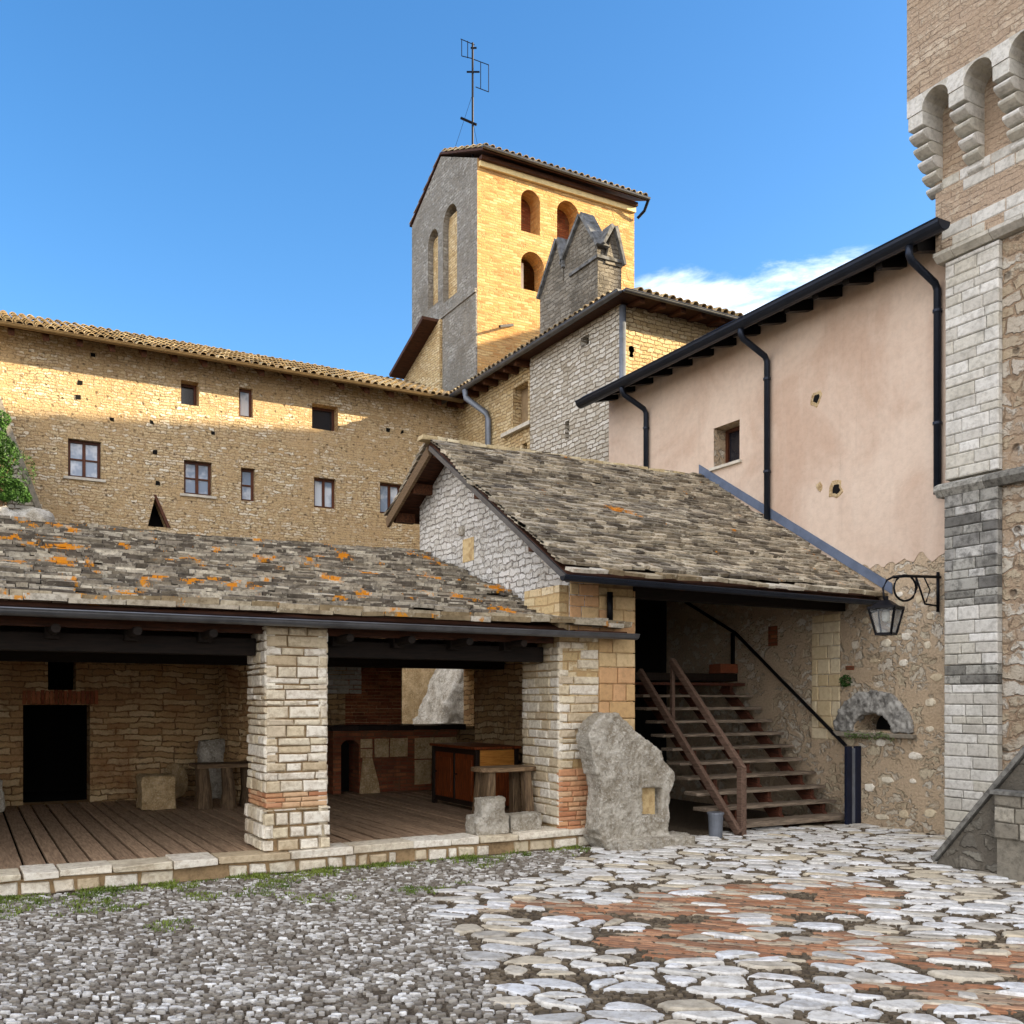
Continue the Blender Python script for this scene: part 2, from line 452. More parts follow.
M['white_door'] = plain('white painted board', (214, 210, 196), .6, 0, .1)
M['cream'] = plain('cream cornice', (236, 214, 160), .85, 0, .15, 6, .004)
M['sill'] = plain('pale stone sill', (206, 200, 186), .85, 0, .2, 8, .004)
M['brick_red'] = bricks('dark red brick', [(150, 84, 54), (120, 62, 40), (170, 104, 66)], (110, 80, 56), .24, .065, .01, .01, (70, 40, 26), .5)
M['lintel_brick'] = island_stone('upright red bricks', [(160, 92, 60), (136, 74, 48), (176, 110, 74)], (84, 54, 36), .5)
M['pebble'] = island_stone('small pale cobbles', [(134, 126, 116), (104, 97, 88), (154, 148, 138), (216, 214, 210), (112, 104, 94), (126, 118, 108), (238, 238, 236), (144, 138, 128)], (84, 76, 66), .45, .004, 22)
M['slabstone'] = island_stone('large flat white cobbles', [(204, 204, 202), (230, 230, 230), (172, 166, 154), (206, 194, 170), (188, 188, 186), (222, 224, 226), (216, 214, 208)], (124, 114, 98), .5, .012, 14, rough=.7)
M['grit'] = island_stone('brown grit in the joints', [(104, 92, 76), (84, 74, 62), (128, 116, 98), (94, 84, 70)], (70, 62, 52), .4, .004, 22)
M['brickpave'] = island_stone('worn orange paving bricks', [(176, 128, 96), (150, 104, 76), (190, 148, 116), (158, 118, 92), (132, 102, 82), (180, 166, 144)], (104, 76, 58), .5, .005, 16)
M['foliage'] = plain('green leaves', (66, 104, 40), .6, 0, .4, 3, 0, None, (30, 56, 20))
M['grass'] = plain('fresh grass', (122, 136, 58), .6, 0, .4, 2, 0, None, (74, 96, 36))


def ground_mat():
    m = NT('gritty brown mortar bed')
    ob = m.obj()
    n1 = m.noise(ob, 60, 5, .7)
    n2 = m.noise(ob, .8, 6, .65, .5)
    v = m.n('TexVoronoi', {'Vector': ob, 'Scale': 28.0})
    c = m.mix(m.mr(n1.outputs['Fac'], .4, .65), lin((70, 60, 48)), lin((104, 92, 76)))
    c = m.mix(m.mr(v.outputs['Distance'], .1, .35, .4, 0), c, lin((140, 132, 118)))
    c = m.mix(m.mr(n2.outputs['Fac'], .5, .7, 0, .5), c, lin((72, 64, 52)))
    m.color(c)
    m.bump(m.math('SUBTRACT', n1.outputs['Fac'], v.outputs['Distance']), .012, 1)
    return m.m


M['ground'] = ground_mat()


def glass_mat():
    m = NT('window glass')
    ob = m.obj()
    n = m.noise(ob, 2.2, 3)
    m.color(m.mix(m.mr(n.outputs['Fac'], .4, .6), lin((130, 148, 172)), lin((210, 218, 228))))
    m.b.inputs['Roughness'].default_value = .12
    m.b.inputs['Specular IOR Level'].default_value = .8
    return m.m


def dark_glass():
    m = NT('dark window glass')
    m.color(lin((30, 32, 40)))
    m.b.inputs['Roughness'].default_value = .1
    m.b.inputs['Specular IOR Level'].default_value = .7
    return m.m


M['glass'] = glass_mat()
M['dglass'] = dark_glass()


def rock_mat(name, c, dark, light):
    m = NT(name)
    ob = m.obj()
    n1 = m.noise(ob, 5, 8, .7); n2 = m.noise(ob, 34, 6, .75); n3 = m.noise(ob, 1.6, 4, .6)
    x = m.mix(m.mr(n1.outputs['Fac'], .38, .64), lin(dark), lin(c))
    x = m.mix(m.mr(n2.outputs['Fac'], .48, .66, 0, .75), x, lin(light))
    x = m.mix(m.mr(n2.outputs['Fac'], .43, .33, 0, .6), x, lin(tuple(k * .45 for k in dark)))
    x = m.mix(m.mr(n3.outputs['Fac'], .5, .68, 0, .5), x, lin(dark))
    m.color(x)
    m.bump(m.math('ADD', n2.outputs['Fac'], m.math('MULTIPLY', n1.outputs['Fac'], 1.2)), .05, 1)
    return m.m


M['rock'] = rock_mat('rough pale limestone', (222, 216, 202), (166, 156, 138), (244, 242, 236))
M['rock_white'] = rock_mat('bright broken limestone', (222, 216, 202), (168, 158, 140), (240, 238, 232))
M['rock_tan'] = rock_mat('tan stone', (228, 202, 156), (186, 154, 110), (240, 224, 190))


# ------------------------------------------------------------------ mesh helpers
def uvbox(me):
    n = len(me.polygons)
    if not n: return
    uvl = me.uv_layers.new(name='UVMap')
    co = np.empty(len(me.vertices) * 3); me.vertices.foreach_get('co', co); co = co.reshape(-1, 3)
    nr = np.empty(n * 3); me.polygons.foreach_get('normal', nr); nr = np.abs(nr.reshape(-1, 3))
    lt = np.empty(n, dtype=np.int32); me.polygons.foreach_get('loop_total', lt)
    vi = np.empty(len(me.loops), dtype=np.int32); me.loops.foreach_get('vertex_index', vi)
    ax = np.repeat(nr.argmax(1), lt)
    p = co[vi]
    uv = np.where((ax == 0)[:, None], p[:, [1, 2]], np.where((ax == 1)[:, None], p[:, [0, 2]], p[:, [0, 1]]))
    uvl.data.foreach_set('uv', uv.astype(np.float32).ravel())


class MB:
    def __init__(s):
        s.v = []; s.f = []

    def add(s, vs, fs):
        o = len(s.v)
        s.v += [tuple(x) for x in vs]
        s.f += [tuple(i + o for i in f) for f in fs]
        return s

    def quad(s, a, b, c, d):
        return s.add([a, b, c, d], [(0, 1, 2, 3)])

    def box(s, x0, x1, y0, y1, z0, z1, j=0):
        x0, x1 = sorted((x0, x1)); y0, y1 = sorted((y0, y1)); z0, z1 = sorted((z0, z1))
        vs = [(x, y, z) for z in (z0, z1) for x, y in ((x0, y0), (x1, y0), (x1, y1), (x0, y1))]
        if j: vs = [tuple(c + random.uniform(-j, j) for c in v) for v in vs]
        return s.add(vs, [(3, 2, 1, 0), (4, 5, 6, 7), (0, 1, 5, 4), (1, 2, 6, 5), (2, 3, 7, 6), (3, 0, 4, 7)])

    def hexa(s, vs):
        """8 corners: bottom ring 4 then top ring 4"""
        return s.add(vs, [(3, 2, 1, 0), (4, 5, 6, 7), (0, 1, 5, 4), (1, 2, 6, 5), (2, 3, 7, 6), (3, 0, 4, 7)])

    def bar(s, p, q, w, h, up=(0, 0, 1)):
        p = Vector(p); q = Vector(q); d = (q - p).normalized()
        up = Vector(up)
        if abs(d.dot(up)) > .98: up = Vector((1, 0, 0))
        r = d.cross(up).normalized(); u = r.cross(d)
        r *= w / 2; u *= h / 2
        ring = lambda c: [c - r - u, c + r - u, c + r + u, c - r + u]
        return s.add(ring(p) + ring(q), [(3, 2, 1, 0), (4, 5, 6, 7), (0, 1, 5, 4), (1, 2, 6, 5), (2, 3, 7, 6), (3, 0, 4, 7)])

    def tube(s, pts, r, n=8, caps=True):
        pts = [Vector(p) for p in pts]
        rings = []
        for i, p in enumerate(pts):
            d = (pts[min(i + 1, len(pts) - 1)] - pts[max(i - 1, 0)]).normalized()
            up = Vector((0, 0, 1)) if abs(d.z) < .9 else Vector((1, 0, 0))
            a = d.cross(up).normalized(); b = a.cross(d)
            rr = r[i] if isinstance(r, (list, tuple)) else r
            rings.append([p + (a * math.cos(t) + b * math.sin(t)) * rr for t in [2 * math.pi * k / n for k in range(n)]])
        vs = [v for g in rings for v in g]
        fs = [(i * n + k, i * n + (k + 1) % n, (i + 1) * n + (k + 1) % n, (i + 1) * n + k) for i in range(len(pts) - 1) for k in range(n)]
        if caps:
            fs += [tuple(range(n - 1, -1, -1)), tuple((len(pts) - 1) * n + k for k in range(n))]
        return s.add(vs, fs)

    def prism(s, pts, off):
        """closed polygon pts (3D, planar) extruded by vector off"""
        n = len(pts); off = Vector(off)
        vs = [Vector(p) for p in pts] + [Vector(p) + off for p in pts]
        fs = [tuple(range(n)), tuple(range(2 * n - 1, n - 1, -1))] + [(i, i + n, (i + 1) % n + n, (i + 1) % n) for i in range(n)]
        return s.add(vs, fs)

    def build(s, name, mat, parent=None, smooth=False, fix=True, bevel=0, mods=None):
        me = bpy.data.meshes.new(name)
        off = Vector(parent.matrix_basis.translation) if parent is not None else Vector((0, 0, 0))
        if parent is not None and parent.parent is not None:
            off += parent.parent.matrix_basis.translation
        me.from_pydata([tuple(Vector(v) - off) for v in s.v] if off.length else s.v, [], s.f)
        if fix:
            bm = bmesh.new(); bm.from_mesh(me)
            bmesh.ops.recalc_face_normals(bm, faces=bm.faces)
            bm.to_mesh(me); bm.free()
        me.update()
        uvbox(me)
        if smooth:
            me.polygons.foreach_set('use_smooth', [True] * len(me.polygons))
        me.materials.append(M[mat] if isinstance(mat, str) else mat)
        o = bpy.data.objects.new(name, me); COL.objects.link(o)
        if parent is not None: o.parent = parent
        if bevel:
            b = o.modifiers.new('bevel', 'BEVEL'); b.width = bevel; b.segments = 2; b.limit_method = 'ANGLE'; b.angle_limit = R(50)
        return o


def tag(o, label=None, cat=None, group=None, kind=None):
    if label: o['label'] = label
    if cat: o['category'] = cat
    if group: o['group'] = group
    if kind: o['kind'] = kind
    return o


def thing(name, loc, label, cat, group=None):
    o = bpy.data.objects.new(name, None); COL.objects.link(o)
    o.location = loc; o.empty_display_size = .2
    return tag(o, label, cat, group)


def copy_tree(o, parent=None):
    c = o.copy(); COL.objects.link(c)
    if parent is not None: c.parent = parent
    for ch in list(o.children): copy_tree(ch, c)
    return c


def P(plane, s, z, d, const):
    """point on a wall: plane 'u' faces -x (s = y, d goes +x), plane 'v' faces -y (s = x, d goes +y)"""
    return (const + d, s, z) if plane == 'u' else (s, const + d, z)


def wall(mb, plane, const, s0, s1, z0, z1, th, ops=()):
    """wall with rectangular or arched openings; ops = (s0,s1,z0,z1,arch_rise)"""
    ss = sorted({s0, s1} | {o[i] for o in ops for i in (0, 1)}); ss = [x for x in ss if s0 <= x <= s1]
    zs = sorted({z0, z1} | {o[i] for o in ops for i in (2, 3)}); zs = [x for x in zs if z0 <= x <= z1]
    op = lambda a, b: any(o[0] < a < o[1] and o[2] < b < o[3] for o in ops)
    ns, nz_ = len(ss) - 1, len(zs) - 1
    solid = [[not op((ss[i] + ss[i + 1]) / 2, (zs[j] + zs[j + 1]) / 2) for j in range(nz_)] for i in range(ns)]
    p = lambda s, z, d: P(plane, s, z, d, const)
    for i in range(ns):
        for j in range(nz_):
            if not solid[i][j]: continue
            a, b, c, d = ss[i], ss[i + 1], zs[j], zs[j + 1]
            mb.quad(p(a, c, 0), p(b, c, 0), p(b, d, 0), p(a, d, 0))
            mb.quad(p(b, c, th), p(a, c, th), p(a, d, th), p(b, d, th))
            if i == 0 or not solid[i - 1][j]: mb.quad(p(a, c, 0), p(a, d, 0), p(a, d, th), p(a, c, th))
            if i == ns - 1 or not solid[i + 1][j]: mb.quad(p(b, d, 0), p(b, c, 0), p(b, c, th), p(b, d, th))
            if j == 0 or not solid[i][j - 1]: mb.quad(p(b, c, 0), p(a, c, 0), p(a, c, th), p(b, c, th))
            if j == nz_ - 1 or not solid[i][j + 1]: mb.quad(p(a, d, 0), p(b, d, 0), p(b, d, th), p(a, d, th))
    for o in ops:
        if len(o) > 4 and o[4] > 0:
            a, b, zt, rise = o[0], o[1], o[3], o[4]
            m_ = (a + b) / 2; hw = (b - a) / 2; e = .002
            N = 8
            arc = [(m_ - hw * math.cos(math.pi / 2 * k / N), zt - rise + rise * math.sin(math.pi / 2 * k / N)) for k in range(N + 1)]
            L = [(a - e, zt + e)] + [(a - e, zt - rise)] + arc[1:-1] + [(m_, zt - e), (m_, zt + e)]
            for side in (0, 1):
                pts = [((2 * m_ - x) if side else x, z) for x, z in L]
                # fan of thin prisms keeps it convex
                c0 = pts[0]
                for k in range(1, len(pts) - 1):
                    tri = [c0, pts[k], pts[k + 1]]
                    mb.prism([p(x, z, e) for x, z in tri], Vector(p(0, 0, th - 2 * e)) - Vector(p(0, 0, 0)))
    return mb


def wallop(mbs):
    return mbs


def blocks(mb, plane, const, s0, s1, z0, z1, rh=(.09, .16), bw=(.2, .45), depth=.12, proud=.012, gap=.012, jit=.008, keep=1.0, drop=None):
    """courses of individual rounded stones standing slightly proud of plane `const`"""
    z = z0
    while z < z1 - .02:
        h = random.uniform(*rh)
        if z + h > z1 - .04: h = z1 - z
        s = s0
        first = True
        while s < s1 - .02:
            w = random.uniform(*bw)
            if first: w *= random.uniform(.5, 1); first = False
            if s + w > s1 - bw[0] * .5: w = s1 - s
            if random.random() < keep and not (drop and drop(s + w / 2, z + h / 2)):
                a, b, c, d = s + gap / 2, s + w - gap / 2, z + gap / 2, z + h - gap / 2
                pr = -proud * random.uniform(.4, 1.6)
                ch = min(.014, (b - a) * .2, (d - c) * .25)
                J = lambda: random.uniform(-jit, jit)
                outer = [(a + J() * .5, c + J() * .5), (b + J() * .5, c + J() * .5), (b + J() * .5, d + J() * .5), (a + J() * .5, d + J() * .5)]
                cx, cz = (a + b) / 2, (c + d) / 2
                inner = [(x + (ch if x < cx else -ch), y + (ch if y < cz else -ch)) for x, y in outer]
                vs = [P(plane, x, y, depth, const) for x, y in outer] + [P(plane, x, y, pr + ch * .8, const) for x, y in outer] + \
                     [P(plane, x, y, pr + J() * .4, const) for x, y in inner]
                fs = [(8, 9, 10, 11)] + [(i, (i + 1) % 4, 4 + (i + 1) % 4, 4 + i) for i in range(4)] + [(4 + i, 4 + (i + 1) % 4, 8 + (i + 1) % 4, 8 + i) for i in range(4)]
                mb.add(vs, fs)
            s += w
        z += h
    return mb


def slab_roof(mb, org, e, sl, L, SL, expo=.16, w=(.18, .5), th=.035, wav=.03, j=.012, seed=1, shape=None, tailfrac=1.7):
    """overlapping stone slabs. org eave corner, e unit along eave, sl unit up slope"""
    rg = random.Random(seed)
    e = Vector(e).normalized(); sl = Vector(sl).normalized(); n = e.cross(sl).normalized()
    if n.z < 0: n = -n
    org = Vector(org)
    rows = int(SL / expo) + 1
    for r in range(rows):
        y0 = r * expo
        x = -rg.uniform(0, w[0])
        while x < L:
            ww = rg.uniform(*w) if rg.random() < .8 else rg.uniform(w[0] * .6, w[0])
            if x + ww > L: ww = L - x + .02
            if ww < .05: break
            x0, x1 = max(x, 0), x + ww
            if shape and not shape((x0 + x1) / 2, y0 + expo / 2):
                x += ww; continue
            t = th * rg.uniform(.7, 1.45)
            wv = wav * noise.noise(Vector((x * .7, y0 * .9, seed))) * 2
            ya = y0 - rg.uniform(0, .045)
            yb = min(y0 + expo * tailfrac, SL + .02)
            def pt(a, b, c):
                return org + e * a + sl * b + n * (c + wv)
            lift = th * 1.0 + rg.uniform(0, .012)
            J = lambda k=j: rg.uniform(-k, k)
            vs = [pt(x0 + .004, ya + J(), lift + J(.006)), pt(x1 - .006, ya + J(), lift + J(.006)), pt(x1 - .006, yb, 0), pt(x0 + .004, yb, 0)]
            vs += [v + n * (t + J(.004)) + sl * .006 for v in vs]
            mb.hexa(vs)
            x += ww
    return mb


def coppi(mb, org, e, sl, L, SL, pitch=.2, tl=.42, r=.085, seed=3, skip=None):
    """half round clay tiles"""
    rg = random.Random(seed)
    e = Vector(e).normalized(); sl = Vector(sl).normalized(); n = e.cross(sl).normalized()
    if n.z < 0: n = -n
    org = Vector(org)
    nx = int(L / pitch); ny = max(1, int(math.ceil(SL / tl)))
    K = 5
    for i in range(nx + 1):
        for jrow in range(ny):
            x = i * pitch + rg.uniform(-.012, .012); y0 = jrow * tl - rg.uniform(0, .03); y1 = min(y0 + tl * 1.15, SL)
            lift = rg.uniform(.0, .015)
            if skip and skip(x, y1): continue
            vs = []
            for y, rr, up in ((y0, r, .03 + lift), (y1, r * .82, .0)):
                for k in range(K + 1):
                    t = math.pi * k / K
                    vs.append(org + e * (x + math.cos(t) * rr) + sl * y + n * (math.sin(t) * rr + up))
                for k in range(K + 1):
                    t = math.pi * k / K
                    vs.append(org + e * (x + math.cos(t) * (rr - .015)) + sl * y + n * (math.sin(t) * (rr - .015) + up))
            q = K + 1
            fs = []
            for k in range(K):
                fs.append((k, k + 1, 2 * q + k + 1, 2 * q + k))
                fs.append((q + k + 1, q + k, 3 * q + k, 3 * q + k + 1))
                fs.append((k + 1, k, q + k, q + k + 1))
            fs += [(0, 2 * q, 3 * q, q), (K, q + K, 3 * q + K, 2 * q + K)]
            mb.add(vs, fs)
    return mb


def rockify(mb, name, mat, parent=None, voxel=.03, amp=.04, scale=.25, amp2=.012, scale2=.06, smooth=True, seed=0):
    """weld the solids into one rough rock surface"""
    me = bpy.data.meshes.new('tmp'); me.from_pydata([tuple(v) for v in mb.v], [], mb.f)
    bm = bmesh.new(); bm.from_mesh(me); bmesh.ops.recalc_face_normals(bm, faces=bm.faces); bm.to_mesh(me); bm.free()
    o = bpy.data.objects.new('tmp', me); COL.objects.link(o)
    r = o.modifiers.new('r', 'REMESH'); r.mode = 'VOXEL'; r.voxel_size = voxel
    sm = o.modifiers.new('s', 'SMOOTH'); sm.iterations = 2; sm.factor = .5
    dg = bpy.context.evaluated_depsgraph_get(); dg.update()
    m2 = bpy.data.meshes.new_from_object(o.evaluated_get(dg))
    bpy.data.objects.remove(o); bpy.data.meshes.remove(me)
    out = MB()
    nrm = [v.normal.copy() for v in m2.vertices]
    sd = Vector((seed * 3.1, seed * 1.7, seed))
    for v, n in zip(m2.vertices, nrm):
        d = noise.fractal(v.co / scale + sd, 1, 2, 4) * amp + noise.fractal(v.co / scale2 + sd, .8, 2, 3) * amp2
        out.v.append(tuple(v.co + n * d))
    out.f = [tuple(p.vertices) for p in m2.polygons]
    bpy.data.meshes.remove(m2)
    return out.build(name, mat, parent, smooth=smooth, fix=False)


def window(parent, plane, const, s0, s1, z0, z1, rec=.22, nx=2, nz_=2, glass='glass', frame='window_wood', fw=.07, sill=True, name='window'):
    """casement: frame (part) with one glass sub part"""
    p = lambda s, z, d: P(plane, s, z, d, const)
    mb = MB()
    def bx(a, b, c, d, d0, d1):
        q0 = p(a, c, d0); q1 = p(b, d, d1)
        mb.box(q0[0], q1[0], q0[1], q1[1], q0[2], q1[2])
    bx(s0, s0 + fw, z0, z1, rec, rec + .07); bx(s1 - fw, s1, z0, z1, rec, rec + .07)
    bx(s0 + fw, s1 - fw, z0, z0 + fw, rec, rec + .07); bx(s0 + fw, s1 - fw, z1 - fw, z1, rec, rec + .07)
    for k in range(1, nx):
        c = s0 + (s1 - s0) * k / nx
        bx(c - fw * .55, c + fw * .55, z0 + fw, z1 - fw, rec - .005, rec + .065)
    for k in range(1, nz_):
        c = z0 + (z1 - z0) * k / nz_
        cuts = [s0 + fw] + [s0 + (s1 - s0) * i / nx for i in range(1, nx)] + [s1 - fw]
        for a, b in zip(cuts[:-1], cuts[1:]):
            bx(a + (fw * .55 if a != s0 + fw else 0), b - (fw * .55 if b != s1 - fw else 0), c - .02, c + .02, rec + .012, rec + .055)
    w = mb.build(name, frame, parent)
    g = MB(); q0 = p(s0 + .01, z0 + .01, rec + .04); q1 = p(s1 - .01, z1 - .01, rec + .05)
    g.box(q0[0], q1[0], q0[1], q1[1], q0[2], q1[2]).build('pane', glass, w)
    if sill:
        sb = MB(); q0 = p(s0 - .1, z0 - .06, -.05); q1 = p(s1 + .1, z0 - .001, rec - .002)
        sb.box(q0[0], q1[0], q0[1], q1[1], q0[2], q1[2]).build('sill', 'sill', w)
    return w


def panel(parent, plane, const, s0, s1, z0, z1, rec, mat, name, th=.05):
    q0 = P(plane, s0, z0, rec, const); q1 = P(plane, s1, z1, rec + th, const)
    return MB().box(q0[0], q1[0], q0[1], q1[1], q0[2], q1[2]).build(name, mat, parent)


def gutter_mb(p, q, r=.07, out=(0, -1, 0)):
    """half round gutter from p to q"""
    p = Vector(p); q = Vector(q); out = Vector(out).normalized()
    mb = MB(); K = 8
    up = Vector((0, 0, 1))
    pr = []
    for rr in (r, r - .008):
        pr += [(out * math.cos(t) * rr - up * math.sin(t) * rr) for t in [math.pi * k / K for k in range(K + 1)]]
    vs = [p + a for a in pr] + [q + a for a in pr]
    n = K + 1; T = 2 * n
    fs = []
    for k in range(K):
        fs.append((k, k + 1, T + k + 1, T + k)); fs.append((n + k + 1, n + k, T + n + k, T + n + k + 1))
        fs.append((k, n + k, n + k + 1, k + 1)); fs.append((T + k + 1, T + n + k + 1, T + n + k, T + k))
    fs += [(0, T, T + n, n), (K, n + K, T + n + K, T + K)]
    mb.add(vs, fs)
    # rolled lip
    mb.tube([p + out * r, q + out * r], .011, 6)
    # end stops
    for c in (p, q):
        mb.add([c + a for a in pr[:n]], [tuple(range(n))])
    return mb


# ================================================================== GROUND AND PAVING
g = MB(); g.box(-200, 200, -200, 200, -1.0, -.02)
tag(g.build('courtyard_ground', 'ground'), kind='structure')


def inpoly(x, y, poly):
    r = False; n = len(poly)
    for i in range(n):
        (x1, y1), (x2, y2) = poly[i], poly[(i + 1) % n]
        if (y1 > y) != (y2 > y) and x < (x2 - x1) * (y - y1) / (y2 - y1) + x1: r = not r
    return r


def gpx(x, y):
    """where a ground point sits in the photograph (used only to sort the paving into its zones)"""
    dep = x * FW[0] + y * FW[1]
    rt = x * FW[1] - y * FW[0]
    if dep < 1: return None
    return 512 + FX * rt / dep, HOR + FX * EYE / dep


BANDS = [[(598, 908), (640, 892), (720, 884), (850, 878), (900, 892), (880, 912), (800, 918), (740, 936), (660, 922)],
         [(470, 908), (520, 898), (600, 902), (610, 920), (520, 918)],
         [(590, 936), (690, 924), (780, 934), (860, 932), (960, 938), (1060, 946), (1080, 990), (1000, 976), (940, 968), (880, 960), (820, 966), (760, 956), (640, 960)],
         [(840, 985), (930, 978), (1060, 996), (1080, 1030), (990, 1012), (900, 1004)]]


def zone(x, y):
    q = gpx(x, y)
    if q is None: return 0
    px, py = q
    for b in BANDS:
        if inpoly(px, py, b): return 2
    lim = np.interp(py, [840, 870, 892, 900, 930, 985, 1030, 1100], [600, 560, 430, 436, 462, 490, 560, 700])
    return 1 if px > lim else 0


def inside_building(x, y):
    if y > 10.02 and x < 7.0: return True
    if y > 10.25 and x < 11.5: return True
    if x > 11.4: return True
    return False


def clip(poly, a, b, c):
    out = []
    n = len(poly)
    for i in range(n):
        p, q = poly[i], poly[(i + 1) % n]
        dp = a * p[0] + b * p[1] - c; dq = a * q[0] + b * q[1] - c
        if dp <= 0: out.append(p)
        if (dp < 0 < dq) or (dq < 0 < dp):
            t = dp / (dp - dq); out.append((p[0] + (q[0] - p[0]) * t, p[1] + (q[1] - p[1]) * t))
    return out


def paving(name, mat, want, cell, jitter, gap, hgt, area, ang=0.0, drop=0.0, seed=1, size_var=0.0, rnd=1):
    rg = random.Random(seed)
    cx, cy = cell
    ca, sa = math.cos(ang), math.sin(ang)
    x0, x1, y0, y1 = area
    mx, my = (x0 + x1) / 2, (y0 + y1) / 2
    hw = max(x1 - x0, y1 - y0) * .75
    nx, ny = int(hw / cx), int(hw / cy)
    pts = {}
    for i in range(-nx, nx + 1):
        for j in range(-ny, ny + 1):
            a = (i + (.5 if j % 2 else 0) + rg.uniform(-jitter, jitter)) * cx
            b = (j + rg.uniform(-jitter, jitter)) * cy
            pts[i, j] = (a, b)
    V, F = [], []
    for (i, j), (a, b) in pts.items():
        X = mx + a * ca - b * sa; Y = my + a * sa + b * ca
        if not (x0 < X < x1 and y0 < Y < y1): continue
        q = gpx(X, Y)
        if q is None or not (-60 < q[0] < 1084) or q[1] > 1060 or q[1] < 815: continue
        if want is not None and zone(X, Y) != want: continue
        if inside_building(X, Y): continue
        if rg.random() < drop: continue
        if want == 2 and 'brick' in mat and noise.noise(Vector((X * 2.3, Y * 2.3, 4))) > .22: continue
        poly = [(-cx * 1.3 + a, -cy * 1.3 + b), (cx * 1.3 + a, -cy * 1.3 + b), (cx * 1.3 + a, cy * 1.3 + b), (-cx * 1.3 + a, cy * 1.3 + b)]
        gp = gap * rg.uniform(.5, 1.7)
        sv = 1 - rg.uniform(0, size_var)
        for di in (-2, -1, 0, 1, 2):
            for dj in (-2, -1, 0, 1, 2):
                if di == dj == 0: continue
                o = pts.get((i + di, j + dj))
                if not o: continue
                # distances are measured in cell units so stones keep their elongation
                dx, dy = (o[0] - a) / cx, (o[1] - b) / cy
                L = math.hypot(dx, dy)
                if L < .05: continue
                A, B = dx / L / cx, dy / L / cy
                n_ = math.hypot(A, B)
                mid = ((a + o[0]) / 2, (b + o[1]) / 2)
                c = A * mid[0] + B * mid[1]
                poly = clip(poly, A / n_, B / n_, c / n_ - gp)
                if len(poly) < 3: break
            if len(poly) < 3: break
        if len(poly) < 3: continue
        for _ in range(rnd + 1):
            pp = []
            n = len(poly)
            for k in range(n):
                p, r = poly[k], poly[(k + 1) % n]
                pp += [(p[0] * .80 + r[0] * .20, p[1] * .80 + r[1] * .20), (p[0] * .20 + r[0] * .80, p[1] * .20 + r[1] * .80)]
            poly = pp
            if len(poly) > 18: break
        gx = sum(p[0] for p in poly) / len(poly); gy = sum(p[1] for p in poly) / len(poly)
        h = hgt * rg.uniform(.5, 1.3)
        tx, ty = rg.uniform(-.04, .04), rg.uniform(-.04, .04)
        o0 = len(V); n = len(poly)
        for s, z in ((1.0, -.02), (.96, h * .6 - .004), (.84, h)):
            for p in poly:
                lx, ly = (p[0] - gx) * s * sv + gx, (p[1] - gy) * s * sv + gy
                V.append((mx + lx * ca - ly * sa, my + lx * sa + ly * ca, z - .004 + (tx * (lx - gx) + ty * (ly - gy)) * (1 if z > 0 else 0)))
        for ring in (0, 1):
            for k in range(n):
                k2 = (k + 1) % n
                F.append((o0 + ring * n + k, o0 + ring * n + k2, o0 + (ring + 1) * n + k2, o0 + (ring + 1) * n + k))
        F.append(tuple(o0 + 2 * n + k for k in range(n)))
    mb = MB(); mb.v = V; mb.f = F
    o = mb.build(name, mat, smooth=False, fix=False)
    return tag(o, kind='structure')


paving('pebble_paving', 'pebble', 0, (.068, .034), .50, .0035, .006, (-1.5, 8.5, 4.6, 10.1), ang=R(-29), drop=.16, seed=5, size_var=.5, rnd=0)
paving('cobblestone_paving', 'slabstone', 1, (.33, .18), .62, .012, .015, (2.4, 11.4, 3.4, 10.3), ang=R(-43), drop=.035, seed=9, size_var=.24, rnd=0)
paving('joint_grit', 'grit', 1, (.06, .036), .48, .003, .002, (2.4, 11.4, 3.4, 10.3), ang=R(-43), drop=.25, seed=29, size_var=.5, rnd=-1)
paving('brick_grit', 'grit', 2, (.06, .036), .48, .003, .001, (2.4, 11.4, 3.4, 10.3), ang=R(-43), drop=.4, seed=30, size_var=.5, rnd=-1)
paving('brick_paving', 'brickpave', 2, (.24, .062), .14, .0035, .005, (2.4, 11.4, 3.4, 10.3), ang=R(-48), drop=.05, seed=12, rnd=-1)


paving('scattered_paving', 'slabstone', 2, (.40, .19), .5, .02, .018, (2.4, 11.4, 3.4, 10.3), ang=R(-45), drop=.62, seed=19, size_var=.4, rnd=0)

# grass along the foot of the platform
def blades(mb, x, y, z, n, h, spread, rg, w=.006):
    for _ in range(n):
        a = rg.uniform(0, 2 * math.pi); r = spread * math.sqrt(rg.random())
        bx_, by_ = x + math.cos(a) * r, y + math.sin(a) * r
        hh = h * rg.uniform(.5, 1.2); l = rg.uniform(.2, .9) * hh; d = rg.uniform(0, 2 * math.pi)
        dx, dy = math.cos(d) * l, math.sin(d) * l
        px_, py_ = -math.sin(d) * w, math.cos(d) * w
        mb.add([(bx_ - px_, by_ - py_, z), (bx_ + px_, by_ + py_, z), (bx_ + dx * .5 + px_ * .7, by_ + dy * .5 + py_ * .7, z + hh * .65),
                (bx_ + dx * .5 - px_ * .7, by_ + dy * .5 - py_ * .7, z + hh * .65), (bx_ + dx, by_ + dy, z + hh * .9)], [(0, 1, 2, 3), (3, 2, 4)])


